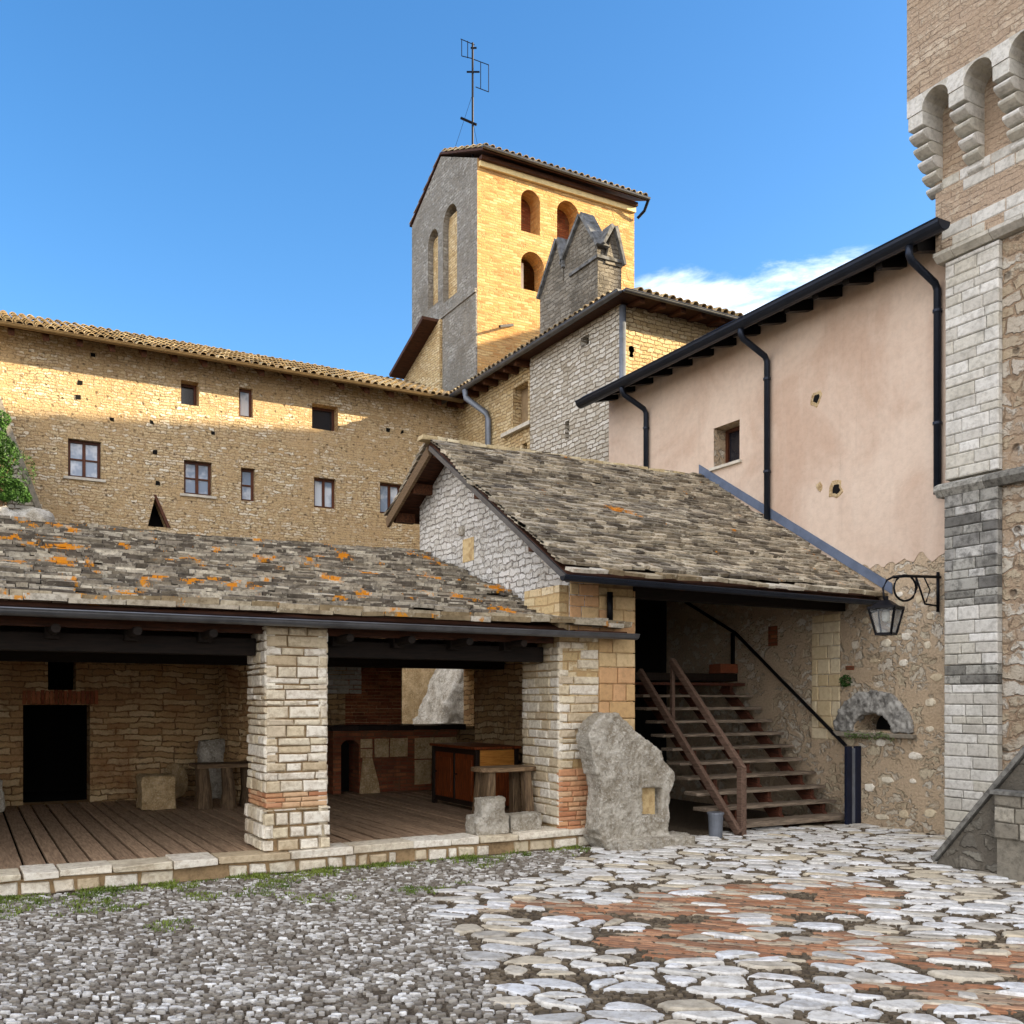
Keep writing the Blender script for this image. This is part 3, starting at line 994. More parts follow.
rg = random.Random(4)
gm = MB()
for _ in range(700):
    x = rg.uniform(-1, 6.6); y = 10.08 - abs(rg.gauss(0, .16)) - .02
    if noise.noise(Vector((x * 2.1, 3, 1))) + rg.uniform(-.3, .3) < .05: continue
    blades(gm, x, y, -.01, 13, rg.uniform(.02, .055), .05, rg)
for _ in range(2600):
    x = rg.uniform(-.5, 5.5); y = rg.uniform(7.9, 10.05)
    w_ = (10.1 - y) / 2.2 + max(0, x - 1.0) * .16
    if noise.noise(Vector((x * 1.7, y * 1.7, 7))) * 1.6 < w_ * .9 - .32 + rg.uniform(-.15, .15): continue
    blades(gm, x, y, -.008, 9, .032, .05, rg, .005)
tag(gm.build('grass', 'grass', fix=False), 'short green grass growing along the platform edge and between the cobbles', 'grass', kind='stuff')

# ================================================================== PORCH (lean-to hall with stone roof)
DZ = .2            # deck height
BV = 16.8          # back wall
GV = 10.2          # front plane
porch = thing('porch', (2.5, GV, 0), 'open timber and stone porch with a low stone slab roof dotted with orange lichen', 'building')

rg = random.Random(2)
k = MB()
blocks(k, 'v', 10.14, -3.5, 6.85, -.03, .12, (.12, .15), (.12, .36), .2, .02, .04, .022, keep=.94)
x = -3.5
while x < 6.9:
    w_ = rg.uniform(.3, .75); e_ = min(x + w_, 6.95)
    k.box(x + .006, e_ - .006, 10.08 + rg.uniform(-.03, .03), 10.5, .13, DZ + rg.uniform(-.004, .012), .011)
    x += w_
k.build('kerb', 'pillar_stone', porch, bevel=.008)
MB().box(-3.5, 6.85, 10.16, 10.6, -.1, .128).build('kerb_core', 'core', porch)

dk = MB()
x = -3.5
while x < 9.4:
    w_ = rg.uniform(.15, .24)
    y0 = 10.51 if x + w_ < 6.38 else (11.12 if x + w_ < 7.42 else 14.75)
    if not (x < 7.42 < x + w_): dk.box(x + .016, x + w_ - .016, y0, BV - .02, DZ - .05, DZ - .012 + rg.uniform(-.006, .006), .003)
    x += w_
dk.build('deck', 'deck', porch)
MB().box(-3.5, 7.49, 10.62, BV - .03, -.1, .10).box(7.492, 9.5, 14.61, BV - .03, -.1, .1).build('deck_bed', 'dark', porch)

# back wall with door, slot and courtyard opening
door0 = onv(23, 705, BV); door1 = onv(90, 798, BV)
slot0 = onv(48, 655, BV); slot1 = onv(76, 690, BV)
wo0 = onv(402, 667, BV); wo1 = onv(474, 726, BV)
ops = [(door0[0], door1[0], DZ - .02, door0[1]), (slot0[0], slot1[0], slot1[1], 2.6), (wo0[0], wo1[0], wo1[1], 2.46)]
wall(MB(), 'v', BV, -3.5, 9.5, 0, 3.16, .45, ops).build('back_wall', 'inner_wall', porch)
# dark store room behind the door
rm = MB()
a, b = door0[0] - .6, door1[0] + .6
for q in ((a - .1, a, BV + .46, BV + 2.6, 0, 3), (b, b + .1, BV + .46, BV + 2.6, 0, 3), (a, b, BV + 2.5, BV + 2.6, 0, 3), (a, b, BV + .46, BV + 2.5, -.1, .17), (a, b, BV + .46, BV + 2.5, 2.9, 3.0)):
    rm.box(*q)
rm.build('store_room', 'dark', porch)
lb = MB(); x = onv(22, 697, BV)[0]; xe = onv(98, 697, BV)[0]
za = door0[1] + .01; zb = slot1[1] - .01
while x < xe:
    lb.box(x + .004, x + .056, BV - .03, BV + .05, za, zb + rg.uniform(-.012, .012), .003); x += .064
lb.build('door_lintel', 'lintel_brick', porch)

# curved end of the left bay wall
cw = MB()
pts = [(3.80, 16.85), (3.72, 16.3), (3.70, 15.9), (3.80, 15.62), (4.0, 15.5), (4.4, 15.5), (4.4, 16.85)]
cw.prism([(x, y, 0) for x, y in pts], (0, 0, 2.42))
rockify(cw, 'side_wall', 'inner_wall', porch, .05, .05, .4, .02, .09, seed=3)
bp = MB(); q = onv(345, 667, BV); q2 = onv(401, 726, BV)
blocks(bp, 'v', BV - .02, q[0], q2[0], q2[1] - .3, 2.43, (.06, .065), (.2, .26), .05, .005, .01, .003)
bp.build('brick_panel', 'lintel_brick', porch)
bp = MB(); q = onv(326, 667, BV); q2 = onv(361, 694, BV)
blocks(bp, 'v', BV - .03, q[0], q2[0], q2[1], 2.43, (.07, .1), (.14, .3), .05, .01, .01, .01)
bp.build('stone_patch', 'ashlar', porch)

# ceiling, joists, beams
c = MB(); c.box(-3.5, 7.49, 10.75, BV, 2.46, 2.52).box(7.492, 9.5, 14.61, BV, 2.46, 2.52)
c.build('ceiling', 'beam', porch)
for i in range(17):
    x = -2.9 + i * .72
    if 6.2 < x < 7.6 or 2.62 < x < 3.46: continue
    if x > 7.6: continue
    j = MB(); j.box(x, x + .13, 10.40, 10.749, 2.40, 2.52, .006)
    j.tube([(x + .065, 10.02, 2.47), (x + .065, 10.40, 2.47)], [.045, .05], 7)
    j.build('joist', 'beam', porch)
MB().box(-3.5, 6.39, 10.30, 10.33, 2.50, 2.70, .004).build('fascia_board', 'roof_under', porch)
for (a, b) in ((-3.5, 2.76), (3.47, 6.38)):
    MB().box(a, b, 10.52, 10.74, 2.28, 2.46, .004).build('lintel_beam', 'beam', porch, bevel=.01)
MB().box(-3.5, 7.4, 13.4, 13.65, 2.28, 2.458).build('tie_beam', 'beam', porch)

# pillars: core + individual stones on three faces
def pillar(u0, u1, v0, v1, top, name='pillar'):
    p = MB(); p.box(u0 + .03, u1 - .03, v0 + .03, v1 - .03, DZ - .1, top)
    body = p.build(name, 'core', porch)
    br0, br1 = .66, .82
    s = MB(); b = MB()
    for (pl, cst, a, bb) in (('v', v0, u0, u1), ('u', u0, v0, v1)):
        blocks(s, pl, cst, a, bb, br1, top, (.05, .14), (.14, .42), .1, .014, .016, .013)
        blocks(b, pl, cst, a, bb, br0, br1, (.045, .06), (.16, .28), .1, .002, .008, .004)
        blocks(s, pl, cst - .03, a - .03, bb + .03, DZ, br0, (.13, .17), (.13, .26), .1, .008, .03, .01, keep=.94)
    # right hand face
    mb2 = MB(); blocks(mb2, 'u', -u1, v0, v1, DZ, top, (.06, .15), (.16, .42), .1, .008, .012, .009)
    s.add([(-x, y, z) for x, y, z in mb2.v], mb2.f)
    s.build('pillar_stones', 'pillar_stone', body); b.build('brick_band', 'pillar_brick', body)
    return body


pillar(2.78, 3.45, GV, 10.93, 2.58)

# right pillar is wider, plastered orange at its foot
p = MB(); p.box(6.42, 7.54, GV + .02, 11.08, -.05, 3.22)
body = p.build('pillar', 'front_ochre', porch)
s = MB()
blocks(s, 'v', GV, 6.40, 7.0, .95, 2.62, (.07, .13), (.18, .4), .06, .008, .016, .012, keep=.72)
blocks(s, 'u', 6.40, GV, 11.1, .25, 2.46, (.07, .14), (.18, .4), .06, .008, .014, .010)
s.build('pillar_stones', 'pillar_stone', body)
s = MB(); blocks(s, 'v', GV - .004, 7.0, 7.56, .25, 3.12, (.16, .24), (.2, .36), .06, .006, .010, .006)
M['ochre_quoin'] = island_stone('ochre quoin stones', [(206, 178, 132), (216, 192, 150), (196, 160, 112), (206, 164, 122)], (160, 130, 92), .4)
s.build('quoins', 'ochre_quoin', body)
s = MB(); blocks(s, 'v', GV - .006, 6.40, 7.0, .02, .95, (.05, .07), (.16, .3), .06, .004, .008, .006)
s.build('brick_foot', 'pillar_brick', body)
s = MB(); blocks(s, 'v', GV - .004, 6.56, 7.0, 2.64, 3.30, (.12, .2), (.2, .3), .06, .004, .010, .006)
s.build('upper_stones', 'pillar_stone' if False else M['ochre_quoin'], body)

# stone slab roof
ev = Vector((0, 9.97, 2.66)); rdg = Vector((0, 14.6, 4.15))
slv = rdg - ev; SLn = slv.length; su = slv / SLn
m1 = MB()
U0 = -3.4
slab_roof(m1, (U0, ev.y + su.y * .3, ev.z + su.z * .3), (1, 0, 0), su, 6.52 - U0, SLn - .3, .115, (.10, .34), .036, .05, .02, 11)
slab_roof(m1, (6.5, ev.y + su.y * .3, ev.z + su.z * .3 - .01), (1, 0, 0), su, .55, .1, .15, (.14, .42), .032, .02, .012, 15)
roof = m1.build('roof', 'slate', porch, fix=False)
m2 = MB()
slab_roof(m2, (U0, ev.y, ev.z), (1, 0, 0), su, 7.30 - U0, .18, .17, (.22, .62), .052, .03, .016, 21, tailfrac=1.9)
m2.build('eave_slabs', 'slate_edge', roof, fix=False)
dkm = MB()
n_ = Vector((1, 0, 0)).cross(su)
a = Vector((U0, 0, 0)); b1 = Vector((6.5, 0, 0))
e0 = ev + su * .02
dkm.prism([Vector((U0, e0.y, e0.z - .05)), Vector((U0, rdg.y, rdg.z - .05)), Vector((U0, BV + .3, rdg.z - .9)), Vector((U0, BV + .3, rdg.z - 1.0)), Vector((U0, rdg.y, rdg.z - .13)), Vector((U0, e0.y, e0.z - .10))], (6.48 - U0, 0, 0))
dkm.box(6.5, 7.28, 9.99, 10.17, 2.60, 2.655)
dkm.build('roof_boards', 'roof_under', roof)
gutter_mb((U0, 9.90, 2.63), (7.36, 9.90, 2.615), .065).build('gutter', 'gutter_brown', porch, smooth=False)
# gable ends are closed by side walls out of sight
MB().prism([(U0 - .3, 10.3, 0), (U0 - .3, BV, 0), (U0 - .3, BV, 3.1), (U0 - .3, 14.6, 4.0), (U0 - .3, 10.3, 2.6)], (.3, 0, 0)).build('end_wall', 'inner_wall', porch)

# ================================================================== STAIR HOUSE
WU = 11.43
RV, RZ = 13.5, 5.72
EV, EZ = 9.52, 3.24
sh = thing('stair_house', (7.5, GV, 0), 'whitewashed stone gabled house over the stairs with a stone slab roof', 'building')
slope = (RZ - EZ) / (RV - EV)
zr = lambda v: EZ + (v - EV) * slope if v <= RV else RZ - (v - RV) * .50
gm_ = MB()
GU = 6.56
gm_.prism([(GU, GV + .01, 2.64), (GU, 14.75, 2.64), (GU, 14.75, zr(14.75) - .12), (GU, RV, RZ - .12), (GU, GV + .01, zr(GV) - .12)], (.35, 0, 0))
gw = gm_.build('gable_wall', 'gable_white', sh)
# blocked loophole with a lighter stone
q = onu(463, 540, GU); q2 = onu(474, 560, GU)
MB().box(GU - .006, GU + .05, min(q[0], q2[0]), max(q[0], q2[0]), q2[1], q[1]).build('blocked_slit', 'niche', sh)
q = onu(464, 530, GU)
MB().box(GU - .05, GU + .05, q[0] - .02, q[0] + .09, q[1] - .08, q[1] + .06, .01).build('projecting_stone', 'rock_white', sh)
# stairwell walls
MB().box(7.50, 7.56, 11.09, 14.6, -.05, 4.0).box(7.545, 7.56, 10.2, 11.09, 2.64, 3.2).build('stairwell_wall', 'inner_wall', sh)
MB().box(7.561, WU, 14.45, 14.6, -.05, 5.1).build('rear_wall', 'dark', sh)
MB().box(7.0, 7.56, 10.25, 10.7, 3.221, 3.5).build('wall_head', 'core', sh)
# landing
MB().box(7.58, WU - .02, 12.52, 14.44, 2.12, 2.24).build('landing', 'cabinet_dark', sh)
# roof: slabs, boards, rafters, verge
r1 = MB()
e0 = Vector((6.14, EV, EZ)); sv_ = Vector((0, RV - EV, RZ - EZ)); SL2 = sv_.length; su2 = sv_ / SL2
slab_roof(r1, e0 + su2 * .25, (1, 0, 0), su2, WU - 6.14, SL2 - .25, .105, (.10, .34), .034, .05, .018, 31)
sr = r1.build('roof', 'slate_plain', sh, fix=False)
r1 = MB(); slab_roof(r1, e0, (1, 0, 0), su2, WU - 6.14, .14, .15, (.2, .5), .045, .02, .014, 33, tailfrac=1.9)
r1.build('eave_slabs', 'slate_edge', sr, fix=False)
r1 = MB()
sb_ = Vector((0, 2.0, -1.0)).normalized()
eb = Vector((6.14, RV + 1.75, RZ - .875)); slab_roof(r1, eb, (1, 0, 0), -sb_, WU - 6.14, 1.93, .15, (.12, .38), .03, .03, .012, 35)
r1.build('rear_slope', 'slate_plain', sr, fix=False)
r1 = MB(); x = 6.0
while x < WU:
    w_ = rg.uniform(.15, .32); r1.box(x, x + w_ - .01, RV - .10, RV + .10, RZ - .02, RZ + .05, .014); x += w_
r1.build('ridge_stones', 'ridge_stone', sr, bevel=.01)
bd = MB()
bd.prism([(6.18, EV + .05, EZ - .02), (6.18, RV, RZ - .02), (6.18, RV + 1.75, RZ - .895), (6.18, RV + 1.75, RZ - .935), (6.18, RV, RZ - .065), (6.18, EV + .05, EZ - .065)], (WU - 6.18, 0, 0))
bd.build('roof_boards', 'roof_under', sr)
for (va, vb) in ((RV + 1.68, RV + .02), (EV + .1, RV - .02)):
    hb_ = .16 if va > RV else .07
    a = Vector((6.17, va, zr(va) - .065 - hb_ / 2)); b = Vector((6.17, vb, zr(vb) - .065 - hb_ / 2))
    MB().bar(a, b, .05, hb_).build('barge_board', 'bench_wood' if va > RV else 'gutter_brown', sr)
for v in (10.6, 12.1, 13.5, 14.3, 15.0):
    MB().box(6.23, GU - .002, v - .06, v + .06, zr(v) - .24, zr(v) - .085, .004).build('purlin', 'rafter', sr)
for i in range(7):
    x = 7.9 + i * .5
    a = Vector((x, EV + .12, zr(EV + .12) - .11)); b = Vector((x, 12.9, zr(12.9) - .11))
    MB().bar(a, b, .07, .08).build('rafter', 'rafter', sr)
MB().box(7.57, WU - .01, 10.22, 10.40, 3.12, 3.26, .004).build('front_beam', 'beam', sh)
gutter_mb((5.98, EV - .07, EZ - .02), (WU + .02, EV - .07, EZ - .06), .06).build('gutter', 'gutter', sh)
q = onv(610, 600, GV - .06)
MB().tube([(q[0], GV - .06, 3.16), (q[0], GV - .06, 2.76)], .04, 10).build('downpipe', 'iron', sh, smooth=True)
f_ = MB()
f_.prism([(WU - .03, EV - .15, EZ + .05), (WU - .03, RV, RZ + .10), (WU - .03, RV, RZ + .26), (WU - .03, EV - .15, EZ + .20)], (.02, 0, 0))
f_.build('flashing', 'flash', sh)

# ================================================================== PINK HOUSE
ph = thing('plastered_house', (WU, 12, 0), 'tall pink plastered house with dark eaves gutter above bare rubble footing', 'building')
PV0, PV1 = 8.38, 16.3
KU = 11.22          # face of the keep beside it
wi0 = onu(714, 419, WU); wi1 = onu(740, 466, WU)
wy0, wy1 = min(wi0[0], wi1[0]), max(wi0[0], wi1[0])
wz0, wz1 = onu(727, 464, WU)[1], onu(727, 424, WU)[1]
n0 = onu(893, 731, WU); n1 = onu(855, 711, WU)
nic = (n0[0], n1[0], n0[1], onu(874, 710, WU)[1])
win_op = (wy0, wy1, wz0, wz1)
wall(MB(), 'u', WU, PV0, PV1, -.05, 7.95, .5, [win_op, nic + ((nic[3] - nic[2]) * .95,)]).build('wall', 'near_rubble', ph)
pc = wall(MB(), 'u', WU - .008, PV0, PV1, 4.15, 7.94, .006, [win_op])
# ragged lower edge of the plaster
N = 160
low = []
for i in range(N + 1):
    v = PV0 + (PV1 - PV0) * i / N
    low.append((v, 3.76 + .26 * noise.noise(Vector((v * 1.3, 0, 5))) + .16 * noise.noise(Vector((v * 5, 0, 5))) + .03 * noise.noise(Vector((v * 14, 0, 5)))))
for i in range(N):
    (a, za), (b, zb) = low[i], low[i + 1]
    pc.quad((WU - .008, a, za), (WU - .008, b, zb), (WU - .008, b, 4.15), (WU - .008, a, 4.15))
    pc.quad((WU - .008, a, za), (WU - .008, b, zb), (WU - .002, b, zb), (WU - .002, a, za))
pc.build('plaster', 'pink', ph)
# window
sf = MB()
wnd = window(ph, 'u', WU, wy0 + .001, wy1 - .001, wz0 + .001, wz1 - .001, .26, 1, 1, 'dglass', 'window_wood', .06, False)
MB().box(WU - .06, WU + .25, wy0 - .06, wy1 + .06, wz0 - .05, wz0 - .002).build('sill', 'sill', wnd)
panel(wnd, 'u', WU, wy0 + .08, wy0 + (wy1 - wy0) * .5, wz0 + .08, wz1 - .08, .28, 'window_wood', 'shutter', .02)
# holes with stone plugs
for (px, py, r_) in ((816, 399, .09), (836, 490, .10), (820, 487, .05)):
    q = onu(px, py, WU)
    K = 11; rh_ = random.Random(int(px))
    ring = [(math.cos(2 * math.pi * k / K), math.sin(2 * math.pi * k / K), rh_.uniform(.75, 1.25)) for k in range(K)]
    for nm, mt, f, d0, oy in (('hole_surround', 'rock_tan', 1.25, .019, 0), ('putlog_hole', 'dark', .7, .024, -.025)):
        h = MB(); h.add([(WU - d0, q[0] + c_ * r_ * f * w_ + oy, q[1] + s_ * r_ * f * w_) for c_, s_, w_ in ring] + [(WU - .005, q[0] + c_ * r_ * f * w_ * 1.1, q[1] + s_ * r_ * f * w_ * 1.1) for c_, s_, w_ in ring],
                        [tuple(range(K))] + [(k, (k + 1) % K, K + (k + 1) % K, K + k) for k in range(K)])
        if nm == 'putlog_hole' and r_ < .08: continue
        h.build(nm, mt, ph)
MB().box(WU + .45, WU + .5, nic[0] - .2, nic[1] + .2, nic[2] - .1, nic[3] + .1).build('niche_back', 'dark', ph)
# hood over the niche
hd = MB(); c0 = (nic[0] + nic[1]) / 2; zc = nic[2] - .02
ra, rb = (nic[1] - nic[0]) / 2 + .02, (nic[1] - nic[0]) / 2 + .36
NN = 10
for i in range(NN):
    t0, t1 = math.pi * i / NN, math.pi * (i + 1) / NN
    pt = lambda r, t: (WU - .07, c0 + math.cos(t) * r, zc + math.sin(t) * (r * (.78 if r == ra else .86)))
    hd.prism([pt(ra, t0), pt(ra, t1), pt(rb, t1), pt(rb, t0)], (.16, 0, 0))
rockify(hd, 'arch_hood', plain('grey hood stone', (176, 174, 168), .95, 0, .4, 9, .02, None, (90, 88, 84)), ph, .018, .028, .14, .010, .035)
MB().box(WU - .10, WU + .02, nic[0] - .40, nic[1] + .36, nic[2] - .09, nic[2] - .03, .012).build('niche_sill', 'core_pale', ph, bevel=.01)
# quoins left from an older wall end
qs = MB(); blocks(qs, 'u', WU - .003, 10.32, 10.88, 1.2, 3.1, (.15, .24), (.2, .34), .05, .010, .010, .006)
qs.build('quoins', island_stone('cream quoin stones', [(214, 196, 158), (206, 186, 146), (222, 208, 176)], (170, 144, 106), .35), ph)
q = onu(773, 636, WU)
MB().box(WU - .008, WU + .05, q[0] - .10, q[0] + .10, q[1] - .16, q[1] + .16).build('brick_patch', 'brick_red', ph)
q = onu(850, 668, WU)
MB().box(WU - .008, WU + .05, q[0] - .08, q[0] + .08, q[1] - .03, q[1] + .03).build('brick_patch', 'brick_red', ph)
st = MB(); rg2 = random.Random(8)
used_ = []
for _ in range(260):                      # larger stones standing out of the rubble footing
    v = rg2.uniform(8.6, 10.1); z = rg2.uniform(.1, 3.3)
    if nic[0] - .45 < v < nic[1] + .45 and nic[2] - .15 < z < nic[3] + .5: continue
    if any(math.hypot(v - p_[0], z - p_[1]) < .3 for p_ in used_): continue
    used_.append((v, z)); a, b = rg2.uniform(.06, .14), rg2.uniform(.035, .08)
    K = 9; ring = [(v + a * math.cos(2 * math.pi * k / K) * rg2.uniform(.8, 1.1), z + b * math.sin(2 * math.pi * k / K) * rg2.uniform(.8, 1.15)) for k in range(K)]
    dd = rg2.uniform(.012, .028)
    vs = [(WU + .01, y, zz) for y, zz in ring] + [(WU - dd * .7, v + (y - v) * .8, z + (zz - z) * .8) for y, zz in ring] + [(WU - dd, v, z)]
    st.add(vs, [(i, (i + 1) % K, K + (i + 1) % K, K + i) for i in range(K)] + [(K + i, K + (i + 1) % K, 2 * K) for i in range(K)])
st.build('footing_stones', 'pillar_stone', ph, smooth=False)
# roof, gutter, rafters
EU = 10.86; EZP = 7.78
rf = MB()
rf.prism([(EU, 8.40, EZP + .03), (KU - .08, 8.40, EZP + .13), (KU - .08, 8.40, EZP + .21), (EU, 8.40, EZP + .11)], (0, 8.05, 0))
rf.prism([(KU - .08, 8.40, EZP + .13), (15.3, 8.40, EZP + 1.5), (15.3, 8.40, EZP + 1.6), (KU - .08, 8.40, EZP + .21)], (0, 8.05, 0))
rf.prism([(15.3, 8.40, EZP + 1.5), (19.8, 8.40, EZP), (19.8, 8.40, EZP + .1), (15.3, 8.40, EZP + 1.6)], (0, 8.05, 0))
prf = rf.build('roof', 'gutter', ph)
for i in range(14):
    v = 8.55 + i * .57
    r_ = MB(); r_.prism([(EU + .06, v, EZP - .10), (WU - .02, v, EZP + .02), (WU - .02, v, EZP + .20), (EU + .02, v, EZP + .02)], (0, .11, 0))
    r_.build('rafter', 'iron', prf)
MB().box(WU + .5, 19.3, PV0 + .01, PV1, 0, 7.9).build('house_body', 'near_rubble', ph)
gutter_mb((EU - .06, 8.08, EZP + .08), (EU - .06, 16.4, EZP - .02), .125, (-1, 0, 0)).build('gutter', 'gutter', ph)


def downpipe(parent, v, ztop, zbot, mat='gutter', u0=EU - .06, u1=WU - .07, name='downpipe', dv=.0, r=.05):
    pts = [(u0, v, ztop), (u0, v, ztop - .16), (u0 + .04, v, ztop - .22), (u1 - .05, v + dv, ztop - .42), (u1, v + dv, ztop - .50), (u1, v + dv, zbot)]
    mb = MB().tube(pts, r, 12)
    d = mb.build(name, mat, parent, smooth=True)
    z = ztop - .8
    while z > zbot:
        MB().tube([(u1, v + dv, z), (u1, v + dv, z + .035)], r + .012, 12).build('clip', mat, d)
        z -= 1.5
    return d


q = onu(767, 420, WU - .07); downpipe(ph, q[0], EZP + .0, 4.6)
q = onu(646, 430, WU - .07); downpipe(ph, q[0], EZP - .02, 4.6)
downpipe(ph, 8.60, EZP + .0, 4.55)

# ================================================================== KEEP TOWER (right)
KU = 11.22
kt = thing('keep_tower', (KU, 8, 0), 'tall limestone castle keep with arched corbels under its parapet at the right edge', 'tower')
PS = 7.59            # pilaster / recess boundary
MB().box(KU + .04, 19.5, -6, 8.34, -.05, 9.6).build('keep_body', 'core_pale', kt)
MB().box(KU + .03, KU + .06, -6, PS, -.04, 7.5).build('recessed_wall', 'keep_rubble', kt)
pb = MB(); blocks(pb, 'u', KU - .06, PS, 8.35, 2.25, 3.0, (.10, .18), (.2, .5), .1, .005, .008, .006)
pb.build('middle_pilaster', 'ashlar', kt); pb = MB(); blocks(pb, 'u', KU - .06, PS, 8.35, 0, 2.0, (.10, .18), (.2, .5), .1, .005, .008, .006)
z0 = 3.22
pb2 = MB(); blocks(pb2, 'u', KU - .04, PS, 8.35, 4.66, 7.50, (.10, .19), (.22, .5), .1, .005, .007, .005)
pl1 = pb.build('pilaster', 'ashlar', kt)
pb2.build('upper_pilaster', 'ashlar', kt)
pb3 = MB(); blocks(pb3, 'u', KU - .06, PS, 8.35, 3.0, 3.2, (.1, .1), (.3, .6), .1, .005, .006, .005); pb3.build('dark_course', 'ashlar_dark', kt)
pb4 = MB(); blocks(pb4, 'u', KU - .06, PS, 8.35, 2.005, 2.245, (.11, .12), (.3, .6), .1, .005, .006, .005); pb4.build('lower_dark_course', 'ashlar_dark', kt)
pb5 = MB(); blocks(pb5, 'u', KU - .06, PS, 8.35, 3.2, 4.45, (.10, .17), (.22, .5), .1, .005, .007, .005)
pb5.build('weathered_pilaster', island_stone('streaked limestone', [(190, 188, 180), (120, 118, 112), (206, 204, 198), (96, 94, 90), (170, 168, 160)], (70, 68, 64), .7, .014, 10), kt)
# string courses (returning round the corner)
for (zc, hh, pr) in ((4.45, .18, .07), (7.52, .15, .08)):
    c = MB(); v = 5.6
    while v < 8.5:
        w_ = rg.uniform(.35, .7); e_ = min(v + w_, 8.46)
        c.prism([(KU - .06, v + .004, zc), (KU - .06 - pr, v + .004, zc + hh * .45), (KU - .06 - pr, v + .004, zc + hh * .75), (KU - .04, v + .004, zc + hh), (KU + .1, v + .004, zc + hh), (KU + .1, v + .004, zc)], (0, e_ - v - .008, 0))
        v += w_
    c.build('string_course', 'ashlar' if zc > 5 else 'ashlar_dark', kt)
MB().box(KU - .03, KU + .06, 2, 8.5, 7.68, 9.6).build('upper_wall', 'keep_brown', kt)
c = MB(); blocks(c, 'u', KU - .035, 2, 8.41, 7.68, 7.98, (.12, .16), (.25, .5), .1, .004, .006, .004, keep=.85)
c.build('wall_courses', 'ashlar', kt); c = MB()
blocks(c, 'u', KU - .035, 2, 8.41, 8.32, 8.62, (.14, .16), (.25, .5), .1, .004, .006, .004, keep=.8)
c.build('wall_courses', 'ashlar', kt)
# parapet on corbels
PU = 10.78; PV = 8.62; PZ = 9.62
MB().box(PU, PU + .3, -6, PV, PZ + .001, 22).box(PU + .3, 19.5, PV - .3, PV, PZ, 22).build('parapet', 'keep_brown', kt)
MB().box(PU + .3, 19.2, -6, PV - .3, 9.601, 9.7).box(PU + .4, 19, -6, PV - .4, 20, 21.8).build('parapet_floor', 'inner_wall', kt)
sp = .60
rgc = random.Random(6)
yc = [8.50 - i * sp for i in range(9)]
for i, v in enumerate(yc):
    cb = MB()
    w_ = .11
    n_r = 5
    for r_ in range(n_r):                       # stacked rounded rolls stepping outwards
        z1_ = 9.22 - r_ * .155; z0_ = z1_ - .15
        out = PU + .02 + (KU - PU) * (r_ / n_r) * .95
        K = 6
        prof = [(KU + .05, z1_)] + [(out + .10 - .10 * math.sin(math.pi * k / K) * 1.0, z1_ - (z1_ - z0_) * k / K) for k in range(K + 1)] + [(KU + .05, z0_)]
        cb.prism([(x, v - w_, z) for x, z in prof], (0, 2 * w_, 0))
    cb.box(PU + .01, KU + .05, v - w_, v + w_, 9.225, 9.40)
    cb.build('corbel', 'ashlar', kt, smooth=False, bevel=.008)
    if i < len(yc) - 1:
        # arch between this corbel and the next
        a, b = yc[i + 1] + w_, v - w_
        ar = wall(MB(), 'u', PU, yc[i + 1], v, 9.402, PZ, .42, [(a, b, 9.402, 9.60, .18)])
        ar.build('corbel_arch', 'rock_white' if False else 'ashlar', kt)
MB().box(PU, KU, yc[0] + .001, PV, 9.402, PZ).build('corner_corbel', 'ashlar', kt)

# ramp wall at the tower foot
rw = thing('ramp_wall', (9.3, 6.5, 0), 'dark grey stone ramp wall sloping up at the foot of the keep, bottom right corner', 'wall')
A = onz(935, 866); RU = 9.28
t_ = onu(1024, 760, RU)
sl_ = t_[1] / (7.03 - t_[0])
rwm = MB(); rwm.prism([(RU, 7.03, -.05), (RU, 7.03, .03), (RU, 4.0, sl_ * 3.03), (RU, 4.0, -.05)], (.32, 0, 0))
rwm.build('wall', masonry('dark grey ramp masonry', [(120, 116, 106), (150, 146, 134), (100, 96, 88), (136, 130, 118)], (104, 98, 88), .3, .13, .1, .8, .05, .35, .8, .04, (64, 62, 56), .6), rw)
cp = MB(); d0 = Vector((RU + .16, 7.06, .05)); d1 = Vector((RU + .16, 4.0, sl_ * 3.06 + .04))
cp.bar(d0, d1, .40, .05); cp.build('coping', 'ashlar_dark', rw)
q0 = onu(994, 790, RU - .12); q1 = onu(1024, 845, RU - .12)
bm_ = MB(); blocks(bm_, 'u', RU - .12, 5.2, q0[0], onu(994, 838, RU - .12)[1], q0[1] - .04, (.14, .17), (.2, .34), .2, .01, .012, .012)
bm_.box(RU - .10, RU + .01, 5.2, q0[0] - .02, -.02, q0[1] - .05)
bm_.build('pier', island_stone('rough grey pier stones', [(150, 144, 130), (126, 120, 108), (166, 160, 146)], (84, 80, 72), .7, .03, 9), rw)
MB().box(RU - .15, RU - .02, 5.2, q0[0] + .03, q0[1] - .038, q0[1], .006).build('pier_cap', 'ashlar_dark', rw)
MB().prism([(RU + .33, 7.0, -.05), (RU + .33, 7.0, .0), (RU + .33, 4.0, sl_ * 3.0 - .15), (RU + .33, 4.0, -.05)], (KU - RU - .42, 0, 0)).build('ramp', 'core_pale', rw)

# ================================================================== LEFT WING
LV = 25.0
lw = thing('stone_wing', (3, LV, 0), 'long tan rubble stone wing with small brown windows under a low tiled roof', 'building')


def pxop(x0, y0, x1, y1, v=LV):
    a = onv(x0, (y0 + y1) / 2, v)[0]; b = onv(x1, (y0 + y1) / 2, v)[0]
    xm = (x0 + x1) / 2
    return (a, b, onv(xm, y1, v)[1], onv(xm, y0, v)[1])


